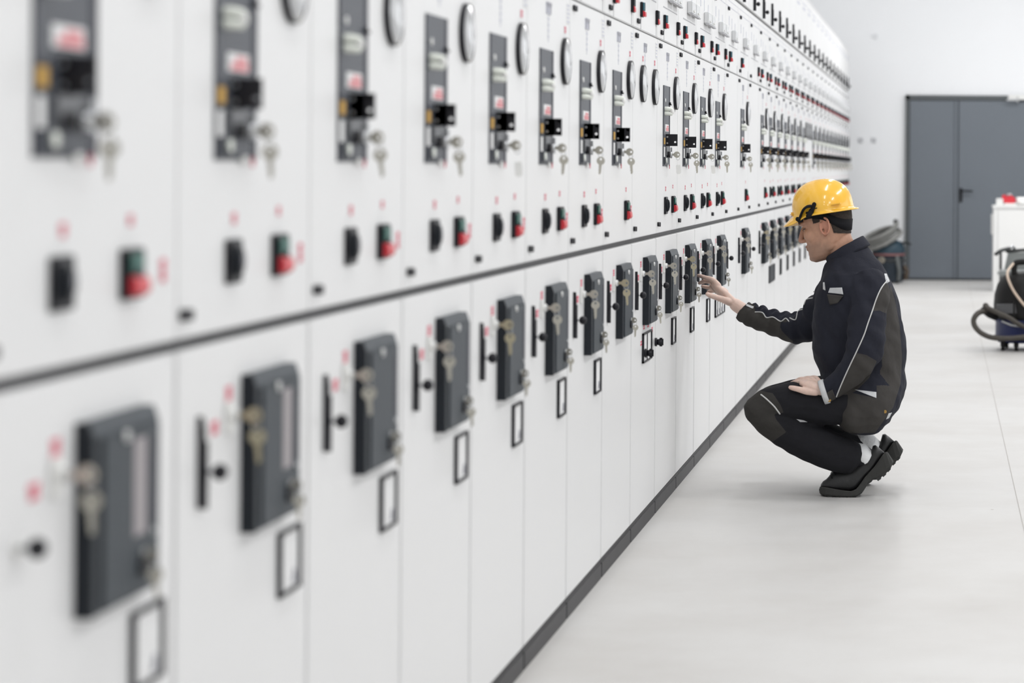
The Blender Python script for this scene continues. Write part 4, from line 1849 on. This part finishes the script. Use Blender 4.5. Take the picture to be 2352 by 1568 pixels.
# ---- trousers
def trouser_mesh():
    mb = MB()
    m = M_TROUS
    for dY, ox, oy in ((9.42, 0, 0), (9.78, 16, -12)):
        p, r = T((2005 + ox, 928 + oy, (dY + 9.6) / 2, .085), (1960 + ox, 930 + oy, dY + (.02 if dY < 9.6 else -.02), .080), (1900 + ox, 926 + oy, dY, .086), (1830 + ox, 924 + oy, dY, .080), (1770 + ox, 931 + oy, dY, .071), (1748 + ox, 940 + oy, dY, .066))
        mb.tube(p, r, m, 22)
        e_ = 0 if dY < 9.6 else 16
        p, r = T((1752 + ox, 945 + oy, dY, .068), (1800 + ox, 981 + oy, dY, .073), (1860 + ox, 1014 + oy, dY + .01, .078), (1915 + ox, 1038 + oy, dY + .02, .074), (1946 + ox + e_, 1049 + oy + e_ * .3, dY + .03, .068), (1962 + ox + e_, 1054 + oy + e_ * .3, dY + .035, .062), (1972 + ox + e_, 1058 + oy + e_ * .3, dY + .036, .045), (1976 + ox + e_, 1060 + oy + e_ * .3, dY + .036, .025))
        mb.tube(p, r, m, 22, caps=True)
    mb.rings([sec(py, f, b, 9.60, hw) for py, f, b, hw in ((880, 1930, 2060, .15), (920, 1930, 2056, .19), (950, 1935, 2045, .19), (975, 1950, 2028, .15), (983, 1965, 2012, .1))], m)
    me = remeshed(mb, .0055, 4, .5, 'trousers')
    nr = [v.normal.copy() for v in me.vertices]
    for v, q in zip(me.vertices, nr):
        c = v.co.copy()
        v.co = c + q * (noise.noise(V((c.x * 6, c.y * 9, c.z * 14))) * .008 + noise.noise(V((c.x * 14, c.y * 18, c.z * 34))) * .004)
    return me


tk = trouser_mesh()
tb = bvh_of(tk)
BROWN_T = [[(1690, 930), (1722, 895), (1752, 898), (1775, 903), (1793, 930), (1800, 948), (1778, 950), (1782, 962), (1806, 992), (1775, 1014), (1730, 1000), (1690, 960)],
           [(1752, 896), (1800, 890), (1825, 900), (1830, 912), (1800, 910), (1770, 905)]]


def trule(px, py, c):
    if c.y > 9.62:
        px, py = px - 16, py + 12
    return sdist(px, py, BROWN_T[0])


shade_panels(tk, two_tone('trousers_black_and_charcoal', (.0115, .0115, .0145), (.038, .0355, .0330)), trule)
trousers = worn('trousers', tk, label='black work trousers with charcoal knee panels')
piping('piping', tb, [(1748, 906), (1757, 913), (1767, 922), (1779, 934), (1791, 950)], trousers, .0030)
patch('reflective_patch', tb, [(1829, 962), (1846, 965), (1855, 969), (1838, 969)], trousers, M_TAPE)

# ---- shoes, heel raised, toes on the floor
def shoe(Yc, ox, oy, label):
    root = put('shoe', None, PERSON)
    def q(x, y, d):
        px, py = 1860 + x / 9.223, 980 + y / 9.223
        return at(px + ox, py + oy, Yc + d)
    # stations toe -> heel: (bottom x,y), (top-of-sole x,y), half width
    st = [((205, 1395), (195, 1330), .012), ((235, 1435), (215, 1265), .028), ((330, 1458), (330, 1275), .040), ((480, 1470), (520, 1312), .047), ((700, 1482), (720, 1345), .050), ((880, 1486), (860, 1360), .050),
          ((1000, 1472), (960, 1335), .049), ((1105, 1405), (1030, 1260), .046), ((1175, 1300), (1090, 1175), .042), ((1240, 1190), (1170, 1060), .038), ((1330, 1125), (1270, 950), .036), ((1440, 1118), (1380, 830), .037),
          ((1540, 1045), (1470, 700), .039), ((1640, 960), (1545, 590), .040), ((1720, 865), (1605, 530), .037), ((1765, 770), (1640, 530), .028), ((1775, 720), (1660, 550), .014)]
    rr = []
    for (b, t, w) in st:
        ring = []
        for (v, k) in ((0, .90), (.18, 1.0), (.85, 1.0), (1.0, .94)):
            x, y = b[0] + (t[0] - b[0]) * v, b[1] + (t[1] - b[1]) * v
            ring.append((x, y, w * k))
        rr.append([q(x, y, -w) for x, y, w in ring] + [q(x, y, w) for x, y, w in ring[::-1]])
    mb = MB()
    mb.rings(rr, M_SOLE, False, True)
    # tread lugs
    for (x, y, ang) in ((440, 1468, 3), (610, 1480, 3), (780, 1487, 1), (950, 1484, -5), (1480, 1098, -35), (1590, 1010, -42), (1690, 905, -48)):
        c = q(x, y, 0)
        xf = Matrix.Translation(c) @ Matrix.Rotation(math.radians(ang), 4, 'Y')
        mb.box((-.0075, -.038, -.0005), (.0075, .038, .012), M_SOLE, xf=xf)
    worn('sole', mb.mesh('sole'), root)
    # upper: stations (bottom, top, half width bottom, half width top)
    up = [((225, 1290), (235, 1215), .022, .010), ((300, 1300), (280, 1150), .036, .020), ((400, 1320), (345, 1108), .041, .027), ((520, 1340), (405, 1045), .045, .031), ((640, 1352), (470, 965), .046, .032),
          ((760, 1362), (560, 925), .047, .032), ((880, 1360), (680, 905), .046, .032), ((990, 1320), (830, 870), .044, .032), ((1070, 1220), (960, 800), .042, .032), ((1150, 1090), (1090, 740), .038, .031),
          ((1250, 985), (1210, 690), .036, .031), ((1350, 870), (1290, 560), .036, .031), ((1440, 750), (1335, 400), .036, .030), ((1520, 640), (1390, 385), .035, .026), ((1575, 570), (1470, 440), .028, .018), ((1590, 545), (1530, 495), .014, .010)]
    rr = []
    n = 20
    for (b, t, w0, w1) in up:
        ring = []
        for k in range(n):
            a = 2 * PI * k / n
            v = .5 - .5 * math.cos(a)
            x, y = b[0] + (t[0] - b[0]) * v, b[1] + (t[1] - b[1]) * v
            w = (w0 + (w1 - w0) * v)
            s = math.copysign(abs(math.sin(a)) ** .55, math.sin(a))
            ring.append(q(x, y, -w * s))
        rr.append(ring)
    mb = MB()
    mb.rings(rr, M_SHOE, True, True)
    me = mb.mesh('upper')
    upo = worn('upper', me, root)
    # laces
    mb = MB()
    for (x, y) in ((430, 1040), (500, 965), (580, 930)):
        mb.tube([q(x + 40, y + 40, -.034), q(x, y - 8, -.012), q(x, y - 8, .012), q(x + 40, y + 40, .034)], .0028, M_STRAP, 6)
    mb.tube([q(560, 930, -.01), q(530, 890, -.012), q(560, 860, -.014), q(620, 900, -.016), q(600, 930, -.014)], .0022, M_STRAP, 6)
    worn('lace', mb.mesh('lace'), root)
    return root


shoe(9.47, 0, 0, None)
shoe(9.80, 22, -26, None)
for Yc, ox, oy in ((9.47, 0, 0), (9.80, 22, -26)):
    mb = MB()
    p = [at(a + ox, b + oy, Yc) for a, b in ((1962, 1040), (1976, 1043), (1987, 1052), (1990, 1068))]
    mb.tube(p, [.042, .045, .042, .024] if Yc < 9.6 else [.034, .036, .034, .022], M_SOCK, 20)
    worn('sock', mb.mesh('sock'))
mb = MB()
mb.tube([at(a, b, 9.80) for a, b in ((1982, 1010), (1990, 1014), (1998, 1020))], [.030, .030, .030], M_TAPE, 14)
worn('hem_reflector', mb.mesh('hem_reflector'), trousers)

# ------------------------------------------------------------------ light, world, camera
def area(name, loc, rot, sx, sy, power, col=(1, 1, 1)):
    L = bpy.data.lights.new(name, 'AREA')
    L.shape = 'RECTANGLE'
    L.size, L.size_y = sx, sy
    L.energy = power
    L.color = col
    o = bpy.data.objects.new(name, L)
    COL.objects.link(o)
    o.location = loc
    o.rotation_euler = rot
    return o


for i in range(8):
    y = -1.5 + i * 3.65
    area('ceiling_lamp_row_a', (.9, y, 4.75), (0, 0, 0), .22, 1.5, 19)
    area('ceiling_lamp_row_b', (3.6, y, 4.75), (0, 0, 0), .22, 1.5, 40)
# extra lights added under the ceiling to brighten the far wall
for x in (.2, 2.6, 5.0):
    area('far_wall_fill', (x, 24.3, 4.75), (0, 0, 0), 1.5, .22, 25)
# added daylight-tinted fill along the right-hand wall, which has no windows
for i in range(4):
    area('right_wall_fill', (6.9, 2 + i * 7.5, 2.6), (0, PI / 2, 0), 1.8, 4.5, 21, (.93, .965, 1))
w = bpy.data.worlds.new('room_air')
SC.world = w
w.use_nodes = True
w.node_tree.nodes['Background'].inputs[0].default_value = (.9, .95, 1, 1)
w.node_tree.nodes['Background'].inputs[1].default_value = .4

cam = bpy.data.cameras.new('camera')
co = bpy.data.objects.new('camera', cam)
COL.objects.link(co)
co.matrix_world = Matrix.Translation((CX, 0, CZ)) @ Matrix.Rotation(PI / 2, 4, 'X') @ Matrix.Rotation(ROLL, 4, 'Z')
cam.sensor_fit = 'HORIZONTAL'
cam.sensor_width = 36
cam.lens = FPX / 2352 * 36
cam.shift_x = -(VPX - 1176) / 2352
cam.shift_y = -(784 - VPY) / 2352
cam.clip_end = 100
cam.dof.use_dof = True
cam.dof.focus_distance = 9.8
cam.dof.aperture_fstop = cam.lens / 27.0
SC.camera = co
SC.view_settings.view_transform = 'Standard'
SC.view_settings.look = 'None'
SC.view_settings.gamma = 1
SC.view_settings.exposure = .57
SC.view_settings.use_curve_mapping = False
SC.cycles.use_denoising = True
